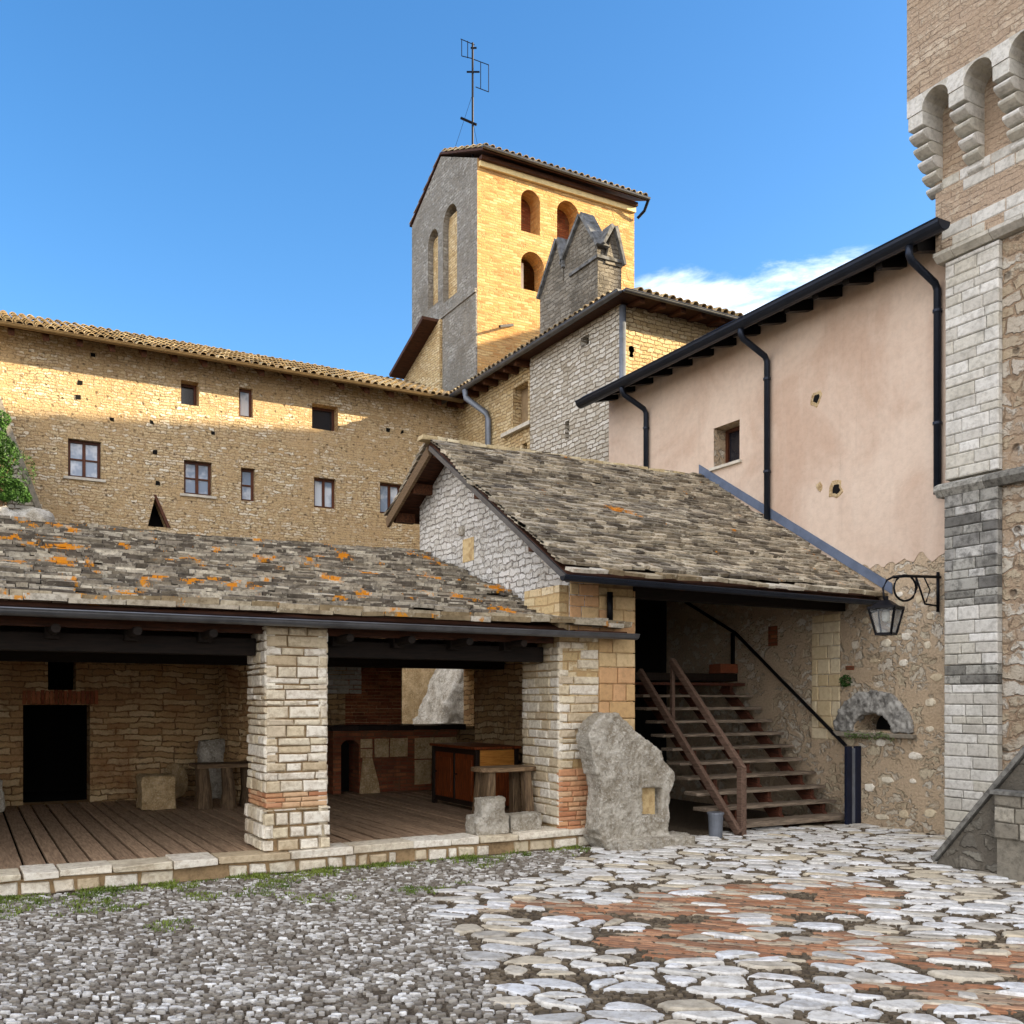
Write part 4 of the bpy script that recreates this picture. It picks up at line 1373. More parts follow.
W = [(pxop(68, 440, 101, 478), 2, 2, 'glass'), (pxop(184, 461, 212, 495), 2, 2, 'glass'), (pxop(241, 468, 255, 501), 1, 2, 'glass'),
     (pxop(181, 381, 199, 405), 1, 1, 'dglass'), (pxop(239, 388, 253, 417), 1, 1, 'glass'), (pxop(312, 405, 338, 430), 1, 1, 'dglass'),
     (pxop(314, 478, 336, 508), 2, 1, 'glass'), (pxop(380, 483, 402, 514), 2, 1, 'glass')]
tri = pxop(148, 497, 168, 527)
wall(MB(), 'v', LV, -14, 13.0, 0, 10.4, .5, [w[0] for w in W] + [(tri[0], tri[1], tri[2], tri[3])]).build('wall', 'left_wall', lw)
for (o_, nx, nz2, gl) in W:
    window(lw, 'v', LV, o_[0] + .001, o_[1] - .001, o_[2] + .001, o_[3] - .001, .14 if nx > 1 or gl == 'glass' else .3, nx, nz2, gl, 'window_wood', .065, nz2 == 2 and nx == 2)
# pointed vent: two raking stones narrow the opening
ta, tb, tz0, tz1 = tri
tm = ta + (tb - ta) * .35
v_ = MB()
v_.prism([(ta - .004, LV - .004, tz0), (ta - .004, LV - .004, tz1 + .004), (tm, LV - .004, tz1 + .004)], (0, .4, 0))
v_.prism([(tb + .004, LV - .004, tz0), (tm + .01, LV - .004, tz1 + .004), (tb + .004, LV - .004, tz1 + .004)], (0, .4, 0))
v_.build('pointed_vent', 'left_wall', lw)
e_ = MB(); e_.prism([(tb + .06, LV - .03, tz0), (tm + .02, LV - .03, tz1 + .05), (tm - .04, LV - .03, tz1 + .05), (tb - .02, LV - .03, tz0)], (0, .1, 0)); e_.build('vent_edge', 'window_wood', lw)
for o_ in []:
    pass
MB().box(-14, 12.9, LV + .52, LV + .56, 0, 10.3).build('inner_lining', 'dark', lw)
hp = MB()
for (px, py) in ((93, 355), (80, 383), (155, 452), (213, 433), (158, 483), (112, 420), (388, 430), (402, 432), (78, 397), (152, 422)):
    q = onv(px, py, LV); hp.box(q[0] - .05, q[0] + .05, LV - .006, LV + .05, q[1] - .05, q[1] + .05, .012)
hp.build('putlog_hole', 'dark', lw)
# roof
LE, LZ = 24.35, 10.12
e0 = Vector((-10, LE, LZ)); lsv = Vector((0, 3.7, 1.48)).normalized()
cpm = coppi(MB(), e0, (1, 0, 0), lsv, 22.3, 4.3, .21, .45, .09, 3)
lr = cpm.build('roof', 'coppi', lw, fix=False)
MB().prism([(-10.1, LE + .02, LZ - .02), (-10.1, LE + 3.75, LZ + 1.48), (-10.1, LE + 8, LZ + .2), (-10.1, LE + 8, LZ), (-10.1, LE + 3.75, LZ + 1.40), (-10.1, LE + .02, LZ - .07)], (22.4, 0, 0)).build('roof_boards', 'roof_under', lr)
for i in range(32):
    x = -9.6 + i * .7
    MB().prism([(x, LE + .10, LZ - .20), (x, LV, LZ + .15), (x, LV, LZ + .30), (x, LE + .10, LZ - .05)], (.13, 0, 0)).build('rafter', 'rafter', lr)
gutter_mb((-10, LE - .06, LZ + .02), (12.1, LE - .06, LZ - .02), .075).build('gutter', plain('dull bronze gutter', (120, 100, 70), .5, .5, .2, 5, .001), lw)

# ================================================================== MIDDLE WING (grey wall receding, hipped roof)
MU = 12.2
mw = thing('grey_wing', (MU, 21, 0), 'grey coursed stone wing with narrow slits below the belfry, behind the slab roof', 'building')
sec = onu(530, 400, MU)[0]
s1, s2 = onu(565, 430, MU), onu(569, 430, MU)
mo = [(s2[0], s1[0], onu(567, 440, MU)[1], onu(567, 421, MU)[1])]
s1, s2 = onu(518, 448, MU), onu(523, 448, MU)
slit2 = (s2[0], s1[0], onu(520, 455, MU)[1], onu(520, 443, MU)[1])
s1, s2 = onu(581, 341, MU), onu(589, 341, MU)
mo.append((s2[0], s1[0], onu(585, 346, MU)[1], onu(585, 336, MU)[1]))
wall(MB(), 'u', MU, 17.0, sec, 0, 10.21, .5, mo).build('wall', 'middle_wall', mw)
MU2 = MU + .12
s1, s2 = onu(513, 405, MU2), onu(528, 405, MU2)
wn_ = (s2[0], s1[0], onu(520, 427, MU2)[1], onu(520, 385, MU2)[1])
wall(MB(), 'u', MU2, sec, 26.6, 0, 10.22, .5, [wn_, slit2]).build('wall', 'middle_face', mw)
w_ = panel(mw, 'u', MU2, wn_[0] + .001, wn_[1] - .001, wn_[2] + .001, wn_[3] - .001, .25, 'shutter', 'window')
MB().box(MU2 - .12, MU2 + .2, wn_[0] - .25, wn_[1] + .45, wn_[2] - .1, wn_[2] - .003).build('sill', 'sill', w_)
MB().box(MU + .55, MU + .6, 17.5, 26.5, 0, 10).build('inner_lining', 'dark', mw)
wall(MB(), 'v', 16.985, MU + .004, 19, 0, 10.22, .5).build('front_wall', 'middle_face', mw)
q = onv(631, 352, 17.0)
kh = MB(); kh.tube([(q[0], 16.985, q[1] + .05), (q[0], 17.05, q[1] + .05)], .08, 10); kh.prism([(q[0] - .06, 16.985, q[1] - .12), (q[0] + .06, 16.985, q[1] - .12), (q[0] + .035, 16.985, q[1] + .02), (q[0] - .035, 16.985, q[1] + .02)], (0, .05, 0))
kh.build('keyhole', 'dark', mw)
# dark string line and narrow pipe near the corner
HE = 11.86; HZ = 10.22; HF = 16.45; RXc = 15.3; RTZ = HZ + 1.15
hr = MB()
c_ = [(HE, HF, HZ), (18.8, HF, HZ), (18.8, 26.6, HZ), (HE, 26.6, HZ)]
r_a, r_b = (RXc, HF + 3.4, RTZ), (RXc, 26.6, RTZ)
hr.add(c_ + [r_a, r_b], [(0, 1, 4), (1, 2, 5, 4), (3, 0, 4, 5), (0, 3, 2, 1), (2, 3, 5)])
mr_ = hr.build('roof', 'roof_under', mw)
fr = Vector((0, 3.4, 1.15)).normalized()
tm1 = coppi(MB(), (HE, HF - .05, HZ + .03), (1, 0, 0), fr, 6.6, .8, .21, .42, .09, 5, lambda x, y: y > x + .12)
tm1 = coppi(tm1, (HE - .03, HF, HZ + .03), (0, 1, 0), Vector((3.44, 0, 1.15)).normalized(), 10.1, .8, .21, .42, .09, 6, lambda x, y: y > x + .12)
tm1.build('tiles', 'coppi', mr_, fix=False)
for i in range(11):
    x = HE + .5 + i * .55
    MB().prism([(x, HF + .06, HZ - .10), (x, 17.0, HZ - .04), (x, 17.0, HZ - .003), (x, HF + .06, HZ - .003)], (.13, 0, 0)).build('rafter', 'rafter', mr_)
for i in range(9):
    v = sec + .2 + i * .55
    MB().box(HE + .06, MU2 - .01, v, v + .12, HZ - .14, HZ - .003).build('rafter', 'rafter', mr_)
gutter_mb((HE - .05, HF, HZ + .03), (HE - .05, 25.6, HZ - .01), .075, (-1, 0, 0)).build('gutter', 'gutter_brown', mw)
gutter_mb((HE, HF - .06, HZ + .03), (18.6, HF - .06, HZ - .01), .06, (0, -1, 0)).build('gutter', 'gutter_brown', mw)
MB().tube([(MU + .02, 16.93, HZ - .05), (MU + .02, 16.93, 4.0)], .075, 10).build('corner_pipe', 'galv', mw, smooth=True)
q = onu(488, 410, MU2 - .1)
dp = MB().tube([(HE - .05, q[0] + .55, HZ - .08), (HE - .05, q[0] + .5, HZ - .3), (MU2 - .1, q[0] + .1, HZ - .75), (MU2 - .1, q[0], HZ - .95), (MU2 - .1, q[0], 5.5)], .08, 12).build('downpipe', 'galv', mw, smooth=True)

# crenellated chimney block
ck = thing('chimney_stack', (12.5, 19, 10), 'dark weathered masonry stack with three little gabled tops in front of the belfry', 'chimney')
CU0, CU1 = 12.21, 12.85
CV0, CV1 = 17.85, onu(540, 300, CU0)[0]
zt = 11.55
cm = MB()
cm.box(CU0, CU1, CV0, CV1, 10.0, zt)
cm.build('stack', 'chimney_stone', ck)
pa = onu(581, 216, CU0); pm = onu(563, 262, CU0); pb_ = onu(558, 240, CU0); pl_ = onu(540, 292, CU0); pr_ = onu(600, 268, CU0)


def gabled(v0, vm, v1, zb, zp, zb1=None):
    zb1 = zb if zb1 is None else zb1
    g_ = MB(); g_.prism([(CU0 + .02, v0, zb), (CU0 + .02, vm, zp), (CU0 + .02, v1, zb1), (CU0 + .02, v1, zt - .02), (CU0 + .02, v0, zt - .02)], (.20, 0, 0))
    ga = g_.build('gablet', 'chimney_stone', ck)
    a, b, c = Vector((0, v0 - .05, zb - .05)), Vector((0, vm, zp)), Vector((0, v1 + .05, zb1 - .05))
    l = MB()
    for p, q in ((a, b), (c, b)):
        n = Vector((0, -(q - p).z, (q - p).y)).normalized()
        if n.z < 0: n = -n
        l.prism([Vector((CU0 - .06, 0, 0)) + p, Vector((CU0 - .06, 0, 0)) + q, Vector((CU0 - .06, 0, 0)) + q + n * .09, Vector((CU0 - .06, 0, 0)) + p + n * .06], (.36, 0, 0))
    l.build('lead_cap', 'lead', ga)


zp1 = pa[1]
gabled(CV0 + .05, pa[0], pm[0], zt + .3, zp1, zt + .45)
gabled(pm[0] + .03, pb_[0], CV1, zt + .35, pb_[1], zt + .02)
# cross gable facing the courtyard front
x0_ = CU0 + .1; xm_ = onv(612, 228, CV0)[0]; zc_ = onv(612, 228, CV0)[1]
g_ = MB(); g_.prism([(xm_ - .2, CV0 - .03, zt - .1), (xm_, CV0 - .03, zc_ - .02), (xm_ + .28, CV0 - .03, zt + .25), (xm_ + .26, CV0 - .03, zt - .1)], (0, .2, 0))
ga = g_.build('gablet', 'chimney_stone', ck)
for sg, dz in ((-1, .45), (1, .8)):
    l = MB(); a = Vector((xm_ + sg * .26, CV0 - .12, zc_ - dz)); b = Vector((xm_, CV0 - .12, zc_))
    d = (b - a); n = Vector((-d.z, 0, d.x)).normalized()
    if n.z < 0: n = -n
    l.prism([a, b, b + n * .09, a + n * .06], (0, .36, 0)); l.build('lead_cap', 'lead', ga)
MB().box(CU0 - .05, CU1 + .05, CV0 - .06, CV0 + 1.1, zt - .02, zt + .05).build('ledge', 'lead', ck)

# ================================================================== BELFRY
TU, TV = 13.8, 26.7
bt = thing('bell_tower', (TU, TV, 0), 'square bell tower, yellow brick on its sunlit side and tinted grey for shade on the other', 'tower')
TV1 = 31.7; TU1 = 19.75; TZ = 18.45; TR = 19.75; TRV = 29.3


def arch_op(plane, x0, x1, yt, yb, c):
    f = onu if plane == 'u' else onv
    a = f(x0, (yt + yb) / 2, c)[0]; b = f(x1, (yt + yb) / 2, c)[0]
    zt_ = f((x0 + x1) / 2, yt, c)[1]; zb_ = f((x0 + x1) / 2, yb, c)[1]
    a, b = sorted((a, b))
    return (a, b, zb_, zt_, min((b - a) / 2, (zt_ - zb_) * .45))


opL = [arch_op('u', 428, 438, 230, 306, TU), arch_op('u', 443, 457, 205, 298, TU)]
opR = [arch_op('v', 521, 540, 190, 233, TV), arch_op('v', 557, 579, 201, 242, TV), arch_op('v', 521, 544, 252, 291, TV)]
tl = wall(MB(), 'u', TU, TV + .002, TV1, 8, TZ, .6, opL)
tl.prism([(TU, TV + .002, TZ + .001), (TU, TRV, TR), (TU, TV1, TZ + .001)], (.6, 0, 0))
tl.build('shaded_wall', 'belfry_shade_grey', bt)
wall(MB(), 'v', TV, TU - .004, TU1, 8, TZ, .6, opR).build('brick_wall', 'belfry_brick', bt)
wall(MB(), 'u', TU1 - .6, TV + .61, TV1, 8, TZ, .6, [(o[0], o[1], o[2], o[3], o[4]) for o in opL]).prism([(TU1 - .6, TV + .61, TZ + .001), (TU1 - .6, TRV, TR), (TU1 - .6, TV1, TZ + .001)], (.6, 0, 0)).build('far_wall', 'belfry_brick', bt)
wall(MB(), 'v', TV1 - .6, TU + .61, TU1 - .61, 8, TZ, .59, []).build('rear_wall', 'belfry_brick', bt)
MB().box(TU + .61, TU1 - .61, TV + .61, TV1 - .61, 13.6, 13.8).build('bell_floor', 'roof_under', bt)
for o_ in opL: wall(MB(), 'u', TU + .20, o_[0] + .004, o_[1] - .004, o_[2] + .004, o_[3] - o_[4] * .35, .3, []).build('arch_infill', 'middle_face', bt)
o_ = opR[2]; MB().box(o_[0] + .02, o_[0] + (o_[1] - o_[0]) * .38, TV + .40, TV + .45, o_[2] + .01, o_[3] - .22).build('white_board', 'white_door', bt)
for o_ in (opR[0], opR[1]):
    MB().box(o_[0] - .3, o_[1] + .3, TV + .61, TV + .66, o_[2] - .3, o_[3] + .2).build('brick_infill', 'brick_red', bt)
MB().box(TU - .006, TU, TV - .003, TV + .64, 8, TZ).build('corner_facing', 'belfry_shade_grey', bt)  # thin strip carries the painted shade grey over the brick wall end
q = onu(415, 326, TU); q2 = onu(478, 291, TU)
MB().box(TU - .09, TU + .01, TV - .0, TV1, q2[1] - .02, q2[1] + .10).build('string_ledge', 'belfry_shade_grey', bt)
MB().box(TU - .05, TU + .002, TV + .0, TV1, 8, q2[1] - .021).build('lower_facing', 'belfry_shade_grey', bt)
tb = MB()
tb.prism([(TU - .04, TV - .45, TZ + .02), (TU - .04, TRV, TR + .06), (TU - .04, TV1 + .12, TZ + .03), (TU - .04, TV1 + .12, TZ + .09), (TU - .04, TRV, TR + .13), (TU - .04, TV - .45, TZ + .09)], (TU1 - TU + .28, 0, 0))
tr = tb.build('roof', 'roof_under', bt)
tsl = Vector((0, TRV - (TV - .45), TR + .13 - (TZ + .11))); 
c_ = coppi(MB(), (TU + .04, TV - .5, TZ + .09), (1, 0, 0), tsl.normalized(), TU1 - TU + .2, tsl.length, .23, .45, .095, 9)
c_ = coppi(c_, (TU + .04, TV1 + .12, TZ + .09), (1, 0, 0), Vector((0, TRV - (TV1 + .12), TR + .10 - (TZ + .07))).normalized(), TU1 - TU + .2, 2.7, .23, .45, .095, 10)
c_.build('tiles', 'coppi', tr, fix=False)
MB().box(TU + .05, TU1, TV - .10, TV - .002, TZ - .26, TZ - .10).build('cornice', 'cream', bt)
MB().box(TU + .05, TU1, TV - .22, TV - .002, TZ - .099, TZ + .02).build('eave_course', 'roof_under', bt)
gutter_mb((TU - .1, TV - .52, TZ + .10), (TU1 + .25, TV - .52, TZ + .08), .06).build('gutter', 'gutter_brown', bt)
MB().tube([(TU1 + .22, TV - .5, TZ + .05), (TU1 + .2, TV - .3, TZ - .25), (TU1 + .06, TV - .1, TZ - .45)], .05, 8).build('gutter_pipe', 'iron', bt)
q = onv(497, 329, TV)
MB().bar((q[0] - .1, TV - .35, q[1] - .05), (q[0] + .55, TV - .02, q[1] + .22), .07, .07).build('iron_bracket', 'iron', bt)

# antenna
AX, AY = 14.05, 27.5
an = thing('antenna', (AX, AY, 18.9), 'thin television aerial mast on top of the bell tower', 'antenna')
zt_ = EYE + (AY / ray(470, 42)[1]) * ray(470, 42)[2]
MB().tube([(AX, AY, 18.7), (AX, AY, zt_)], .035, 8).build('mast', 'iron', an)
z_ = lambda py: EYE + (AY / ray(470, py)[1]) * ray(470, py)[2]
el = MB()
rt = Vector((FW[1], -FW[0], 0))
c0 = Vector((AX, AY, 0))
def bb(dx0, z0, dx1, z1, r=.014): el.tube([c0 + rt * dx0 + Vector((0, 0, z0)), c0 + rt * dx1 + Vector((0, 0, z1))], r, 5)
m_ = lambda px: (px - 470) * AY / ray(470, 50)[1] / FX
bb(m_(458), z_(38), m_(472), z_(44)); bb(m_(459), z_(38), m_(459), z_(55)); bb(m_(459), z_(55), m_(471), z_(58)); bb(m_(465), z_(40), m_(465), z_(57))
bb(m_(470), z_(58), m_(486), z_(64)); bb(m_(486), z_(64), m_(486), z_(91)); bb(m_(486), z_(91), m_(473), z_(86)); bb(m_(478), z_(61), m_(478), z_(88))
bb(m_(464), z_(71), m_(477), z_(71), .03); bb(m_(468), z_(47), m_(474), z_(47), .03)
el.build('aerial_loops', 'iron', an)
MB().tube([c0 + rt * m_(458) + Vector((0, 0, z_(117))), c0 + rt * m_(474) + Vector((0, 0, z_(124)))], .04, 6).build('boom', 'iron', an)
gy_ = MB(); gy_.tube([(AX, AY, z_(93)), c0 + rt * m_(448) + Vector((.3, .6, 19.2))], .007, 4); gy_.tube([(AX, AY, z_(120)), c0 + rt * m_(481) + Vector((0, .2, 18.9))], .007, 4)
gy_.build('guy_wire', 'iron', an)

# small lean-to behind, left of the tower
lt = thing('rear_house', (13.4, 30.5, 0), 'dark timber eave of a small house tucked behind the left foot of the bell tower', 'building')
a = onu(414, 330, 13.1); b = onu(389, 374, 13.1)
MB().prism([(13.65, TV1 - 2.6, 8), (13.65, TV1 - 2.6, a[1] + .2), (13.65, a[0], a[1] - .1), (13.65, b[0], b[1] - .1), (13.65, b[0], 8)], (.12, 0, 0)).build('wall', 'middle_face', lt)
d = (Vector((0, b[0], b[1])) - Vector((0, a[0], a[1])))
a2 = Vector((13.1, a[0], a[1])) - Vector((0, d.y, d.z)) * .3; b2 = Vector((13.1, b[0], b[1]))
n = Vector((0, -d.z, d.y)).normalized()
MB().prism([a2, b2, b2 - n * .12, a2 - n * .12], (.65, 0, 0)).build('roof', 'roof_under', lt)

# ================================================================== ADDED BLOCKS out of view, outline shaped to cast shade on the wings and belfry
cb_ = thing('shade_caster', (31, 5, 0), 'unseen added block beyond the keep, shaped to cast shade on the walls', 'building')
MB().prism([(30, 8.65, 0), (30, 8.65, 20.9), (30, 13.3, 18.0), (30, 16, 16.4), (30, 16, 0)], (3, 0, 0)).prism([(30, -14, 0), (30, -14, 16.0), (30, 8.64, 15.9), (30, 8.64, 0)], (3, 0, 0)).build('wall', 'keep_brown', cb_)
MB().box(30, 32.5, 17.2, 19.6, 0, 19.4).build('shade_caster_tower', 'keep_brown', cb_)

# ================================================================== BANK, SHRUB at left
bk = thing('buttress', (0, 24, 0), 'sloping stone buttress against the long wing at the left edge, behind the shrub', 'wall')
q = [onv(-90, 300, 24.2), onv(-6, 388, 24.2), onv(2, 400, 24.2), onv(44, 522, 24.2), onv(60, 600, 24.2), onv(-90, 600, 24.2)]
mb_ = MB(); mb_.prism([(x, 24.2, z) for x, z in q], (0, .79, 0)); mb_.build('wall', 'middle_wall', bk)
lit_edge = MB()
a, b = onv(-8, 385, 24.1), onv(45, 524, 24.1)
lit_edge.bar((a[0], 24.55, a[1]), (b[0], 24.55, b[1]), .12, .86, up=(0, 1, 0)); lit_edge.build('coping', 'core_pale', bk)  # pale bar stands in for the lit edge of the wall
rkb = MB()
for (px, py, r_) in ((4, 512, .75), (22, 516, .6), (34, 522, .4), (-14, 510, .8)):
    x, z = onv(px, py + 16, 23.0)
    rkb.box(x - r_, x + r_, 22.7, 23.9, z - 1.0, z + .3, .12)
tag(rockify(rkb, 'rock_outcrop', 'rock', None, .07, .16, .5, .05, .15, seed=5), 'pale grey rock outcrop above the porch roof at the left edge', 'rock')


def leaves(mb, c, r, n, s, rg, squash=1.0):
    for _ in range(n):
        while True:
            p = Vector((rg.uniform(-1, 1), rg.uniform(-1, 1), rg.uniform(-1, 1)))
            if p.length < 1: break
        p = p.normalized() * (p.length ** .4)
        q = Vector(c) + Vector((p.x * r, p.y * r, p.z * r * squash))
        a = Vector((rg.gauss(0, 1), rg.gauss(0, 1), rg.gauss(0, 1))).normalized(); b = a.cross(Vector((rg.gauss(0, 1), rg.gauss(0, 1), rg.gauss(0, 1)))).normalized()
        l = s * rg.uniform(.6, 1.3)
        mb.add([q - a * l, q + b * l * .35, q + a * l, q - b * l * .35], [(0, 1, 2, 3)])


shb = thing('shrub', (.2, 23.2, 5), 'dark green bushy shrub growing by the buttress at the left edge', 'shrub')
lf = MB(); rg3 = random.Random(3)
for (px, py, r_) in ((-10, 440, .5), (-8, 462, .55), (2, 482, .4), (-16, 476, .7), (12, 490, .2), (-14, 422, .35), (-36, 460, .9)):
    x, z = onv(px, py, 23.3)
    for _ in range(7):
        o3 = Vector((rg3.gauss(0, .4), rg3.gauss(0, .3), rg3.gauss(0, .4))) * r_
        leaves(lf, Vector((x, 23.3, z)) + o3, r_ * .5, 520, .036, rg3)
lf.build('foliage', 'foliage', shb, fix=False)
st_ = MB()
for i in range(6): x, z = onv(-4 + i * 3, 500, 23.3); st_.tube([(x, 23.3, z - .6), (x + rg3.uniform(-.2, .2), 23.2, z + .3), (x + rg3.uniform(-.3, .3), 23.3, z + .9)], [.04, .03, .01], 6)
st_.build('stem', 'leg_wood', shb)

# rubble bank seen through the opening behind the porch
rb_ = MB()
q = [onv(425, 740, 19.5), onv(440, 722, 19.5), onv(450, 692, 19.5), onv(464, 664, 19.5), onv(490, 650, 19.5), onv(520, 660, 19.5), onv(520, 745, 19.5)]
rb_.prism([(x, 19.5, z) for x, z in q], (0, 1.4, 0))
tag(rockify(rb_, 'rubble_bank', 'rock', None, .07, .10, .35, .04, .12, seed=9), 'grey rubble bank seen through the opening behind the porch', 'rock')
rb2 = thing('yard_wall', (8, 21.5, 0), 'sandy rendered yard wall seen through the opening behind the porch', 'wall')
MB().box(4.5, 11.5, 21.5, 21.9, 0, 3.2).build('wall', 'rock_tan', rb2)

# ================================================================== STAIRCASE
sc = thing('wooden_staircase', (10.2, 10.1, 0), 'open wooden staircase with weathered grey treads rising into the dark doorway', 'staircase')
rs = random.Random(11)
NTR = 11
for i in range(NTR):
    v = 10.10 + .222 * i; z = .12 + .196 * i
    ul = 9.14 if i == 0 else 8.80 + .03 * i + rs.uniform(-.04, .04)
    t = MB(); th = .075 if i == 0 else .045
    t.box(ul, WU - .05 - rs.uniform(0, .05), v - .02, v + .27, z - th, z, .006)
    t.build('tread', 'tread' if i < NTR - 1 else 'stair_red', sc, bevel=.006)
for u in (9.42, 10.25, 11.12):
    a = Vector((u, 10.22, -.04)); b = Vector((u, 12.55, 2.02))
    s_ = MB().bar(a + Vector((0, .03, 0)), b, .07, .16).build('stringer', 'stair_red', sc)
    for i in range(1, NTR):
        v = 10.10 + .222 * i; z = .12 + .196 * i
        if rs.random() < .75:
            MB().box(u - .03, u + .03, v + .03, v + .09, z - .19, z - .047, .004).build('cleat', 'stair_red', s_)
# guard on the open side
gd = thing('stair_guard', (9.25, 10, 0), 'brown timber handrail with sloping lower rail on the open left side of the stairs', 'handrail')
GX = 9.06
MB().box(GX - .045, GX + .045, 9.81, 9.91, -.02, .90).build('post', 'rail_wood', gd, bevel=.008)
MB().bar((GX, 9.83, .87), (GX, 11.34, 2.38), .07, .10).build('top_rail', 'rail_wood', gd, bevel=.01)
MB().bar((GX - .085, 9.81, .02), (GX - .085, 12.0, 2.24), .07, .11).build('lower_rail', 'rail_wood', gd, bevel=.01)
MB().bar((GX - .01, 11.30, 1.36), (GX - .01, 11.30, 2.30), .05, .05).build('rear_post', 'rail_wood', gd)

wr = thing('wall_rail', (11.3, 12, 1), 'black iron handrail climbing along the right wall of the stairs', 'handrail')
MB().tube([(WU - .09, 10.14, 1.13), (WU - .09, 12.5, 2.93), (WU - .09, 13.9, 3.62)], .028, 8).build('rail', 'iron', wr)
MB().box(WU - .115, WU - .065, 12.53, 12.58, 2.245, 2.93).build('upright', 'iron', wr)
MB().box(WU - .40, WU - .03, 12.50, 12.80, 2.245, 2.40, .01).build('brick_step', 'lintel_brick', wr, bevel=.01)
for v in (10.7, 11.6):
    z = 1.13 + (v - 10.14) * (1.8 / 2.36)
    MB().tube([(WU - .09, v, z), (WU, v, z - .05)], .012, 6).build('bracket', 'iron', wr)
gp = thing('folding_gate', (11.3, 10.0, 0), 'folded dark blue metal gate panels standing upright at the foot of the stairs', 'gate')
p0 = onv(848, 745, 9.95); p1 = onv(857, 745, 9.95)
for q_, nm in ((p0, 'panel'), (p1, 'panel')):
    MB().box(q_[0] - .055, q_[0] + .055, 9.92, 9.97, .0, 1.13).build(nm, 'blue_paint', gp, bevel=.006)
MB().box(p0[0] + .06, p1[0] - .06, 9.93, 9.955, .02, 1.10).build('rod', 'galv', gp)
bk_ = thing('metal_bin', (9.0, 10.2, 0), 'small grey metal bucket standing in shadow under the stairs', 'bucket')
q = onz(723, 838, 0)
bx_, by_ = q[0] - .02, q[1] + .12
MB().tube([(bx_, by_, -.018), (bx_, by_, .30)], [.085, .10], 16).build('body', 'galv', bk_, smooth=False)
MB().tube([(bx_, by_, .30), (bx_, by_, .325)], .112, 16).build('rim', 'galv', bk_)

# ================================================================== CARVED STONE BLOCK by the pillar
cs = MB()
sil = [(580, 736), (587, 722), (598, 713), (610, 713), (620, 722), (634, 734), (650, 743), (661, 752), (664, 762), (674, 770), (676, 780), (672, 789), (668, 796)]
V0 = 9.72
pt = lambda x, y, v=V0: (lambda q: (q[0], v, q[1]))(onv(x + 9 * min(1, max(0, (668 - x) / 60)), y, V0))
cs.prism([pt(*p) for p in sil] + [pt(668, 788), pt(644, 787), pt(630, 790), pt(588, 775)], (0, .30, 0))
cs.prism([pt(583, 740), pt(600, 745), pt(638, 780), pt(638, 852), pt(600, 846), pt(589, 830), pt(593, 790)], (0, .30, 0))
cs.prism([pt(640, 815), pt(669, 815), pt(669, 850), pt(640, 852)], (0, .34, 0))
cs.prism([pt(662, 780), pt(670, 780), pt(670, 822), pt(662, 822)], (0, .30, 0))
cs.prism([pt(640, 780, V0 + .16), pt(668, 780, V0 + .16), pt(668, 822, V0 + .16), pt(640, 822, V0 + .16)], (0, .16, 0))
cs.prism([pt(590, 838), pt(675, 840), pt(690, 850), pt(660, 858), pt(600, 852)], (0, .36, 0))
fa, fb = pt(600, 800)[0], pt(688, 800)[0]
cs.prism([(fa, 9.52, -.04), (fb - .1, 9.46, -.04), (fb, 9.7, -.04), (fb - .02, 10.0, -.04), (fa, 10.0, -.04)], (0, 0, .15))
cst = tag(rockify(cs, 'carved_stone', 'rock', None, .014, .012, .13, .009, .035, seed=2), 'large rough pale carved stone block leaning against the right pillar beside the stairs', 'stone')
nq = MB(); a = pt(642, 784); b = pt(659, 816)
nq.box(a[0], b[0], V0 + .11, V0 + .17, b[2], a[2], .003); no = nq.build('niche_face', 'niche'); no.parent = cst

# ================================================================== FURNITURE ON THE DECK
DT = DZ - .004
cbn = thing('cabinet', (6.75, 13.2, DZ), 'low wooden cabinet with reddish panel doors and honey coloured drawer beside the trestle table', 'cabinet')
ca0, ca1, cv0, cv1, ch = 6.41, 7.12, 12.45, 13.95, .93
m = MB()
for (x, y) in ((ca0, cv0), (ca1 - .07, cv0), (ca0, cv1 - .07), (ca1 - .07, cv1 - .07)): m.box(x, x + .07, y, y + .07, DT, DT + ch - .04)
m.box(ca0 + .01, ca0 + .05, cv0 + .07, cv1 - .07, DT + .06, DT + .13); m.box(ca0 + .01, ca0 + .05, cv0 + .07, cv1 - .07, DT + ch - .12, DT + ch - .045)
m.box(ca0 + .012, ca0 + .05, (cv0 + cv1) / 2 - .02, (cv0 + cv1) / 2 + .02, DT + .13, DT + ch - .12)
m.build('frame', 'cabinet_dark', cbn, bevel=.004)
for (a, b) in ((cv0 + .07, (cv0 + cv1) / 2 - .02), ((cv0 + cv1) / 2 + .02, cv1 - .07)):
    d_ = MB().box(ca0 + .03, ca0 + .045, a + .002, b - .002, DT + .13, DT + ch - .12).box(ca0 + .018, ca0 + .032, a + .1, b - .1, DT + .22, DT + ch - .2).build('door', 'cabinet', cbn, bevel=.004)
    MB().tube([(ca0 - .01, b - .05, DT + .5), (ca0 + .03, b - .05, DT + .5)], .012, 8).build('knob', 'iron', d_)
MB().box(ca0 + .07, ca1 - .07, cv0 + .012, cv0 + .05, DT + ch - .33, DT + ch - .05).build('drawer', 'drawer', cbn, bevel=.004)
MB().box(ca0 + .07, ca1 - .07, cv0 + .02, cv0 + .05, DT + .06, DT + ch - .34).build('front_panel', 'cabinet', cbn)
MB().box(ca0 + .06, ca1 - .01, cv1 - .04, cv1 - .01, DT + .06, DT + ch - .05).build('back_panel', 'cabinet_dark', cbn)
MB().box(ca0 - .03, ca1 + .03, cv0 - .03, cv1 + .03, DT + ch - .038, DT + ch).build('top', 'cabinet', cbn, bevel=.008)

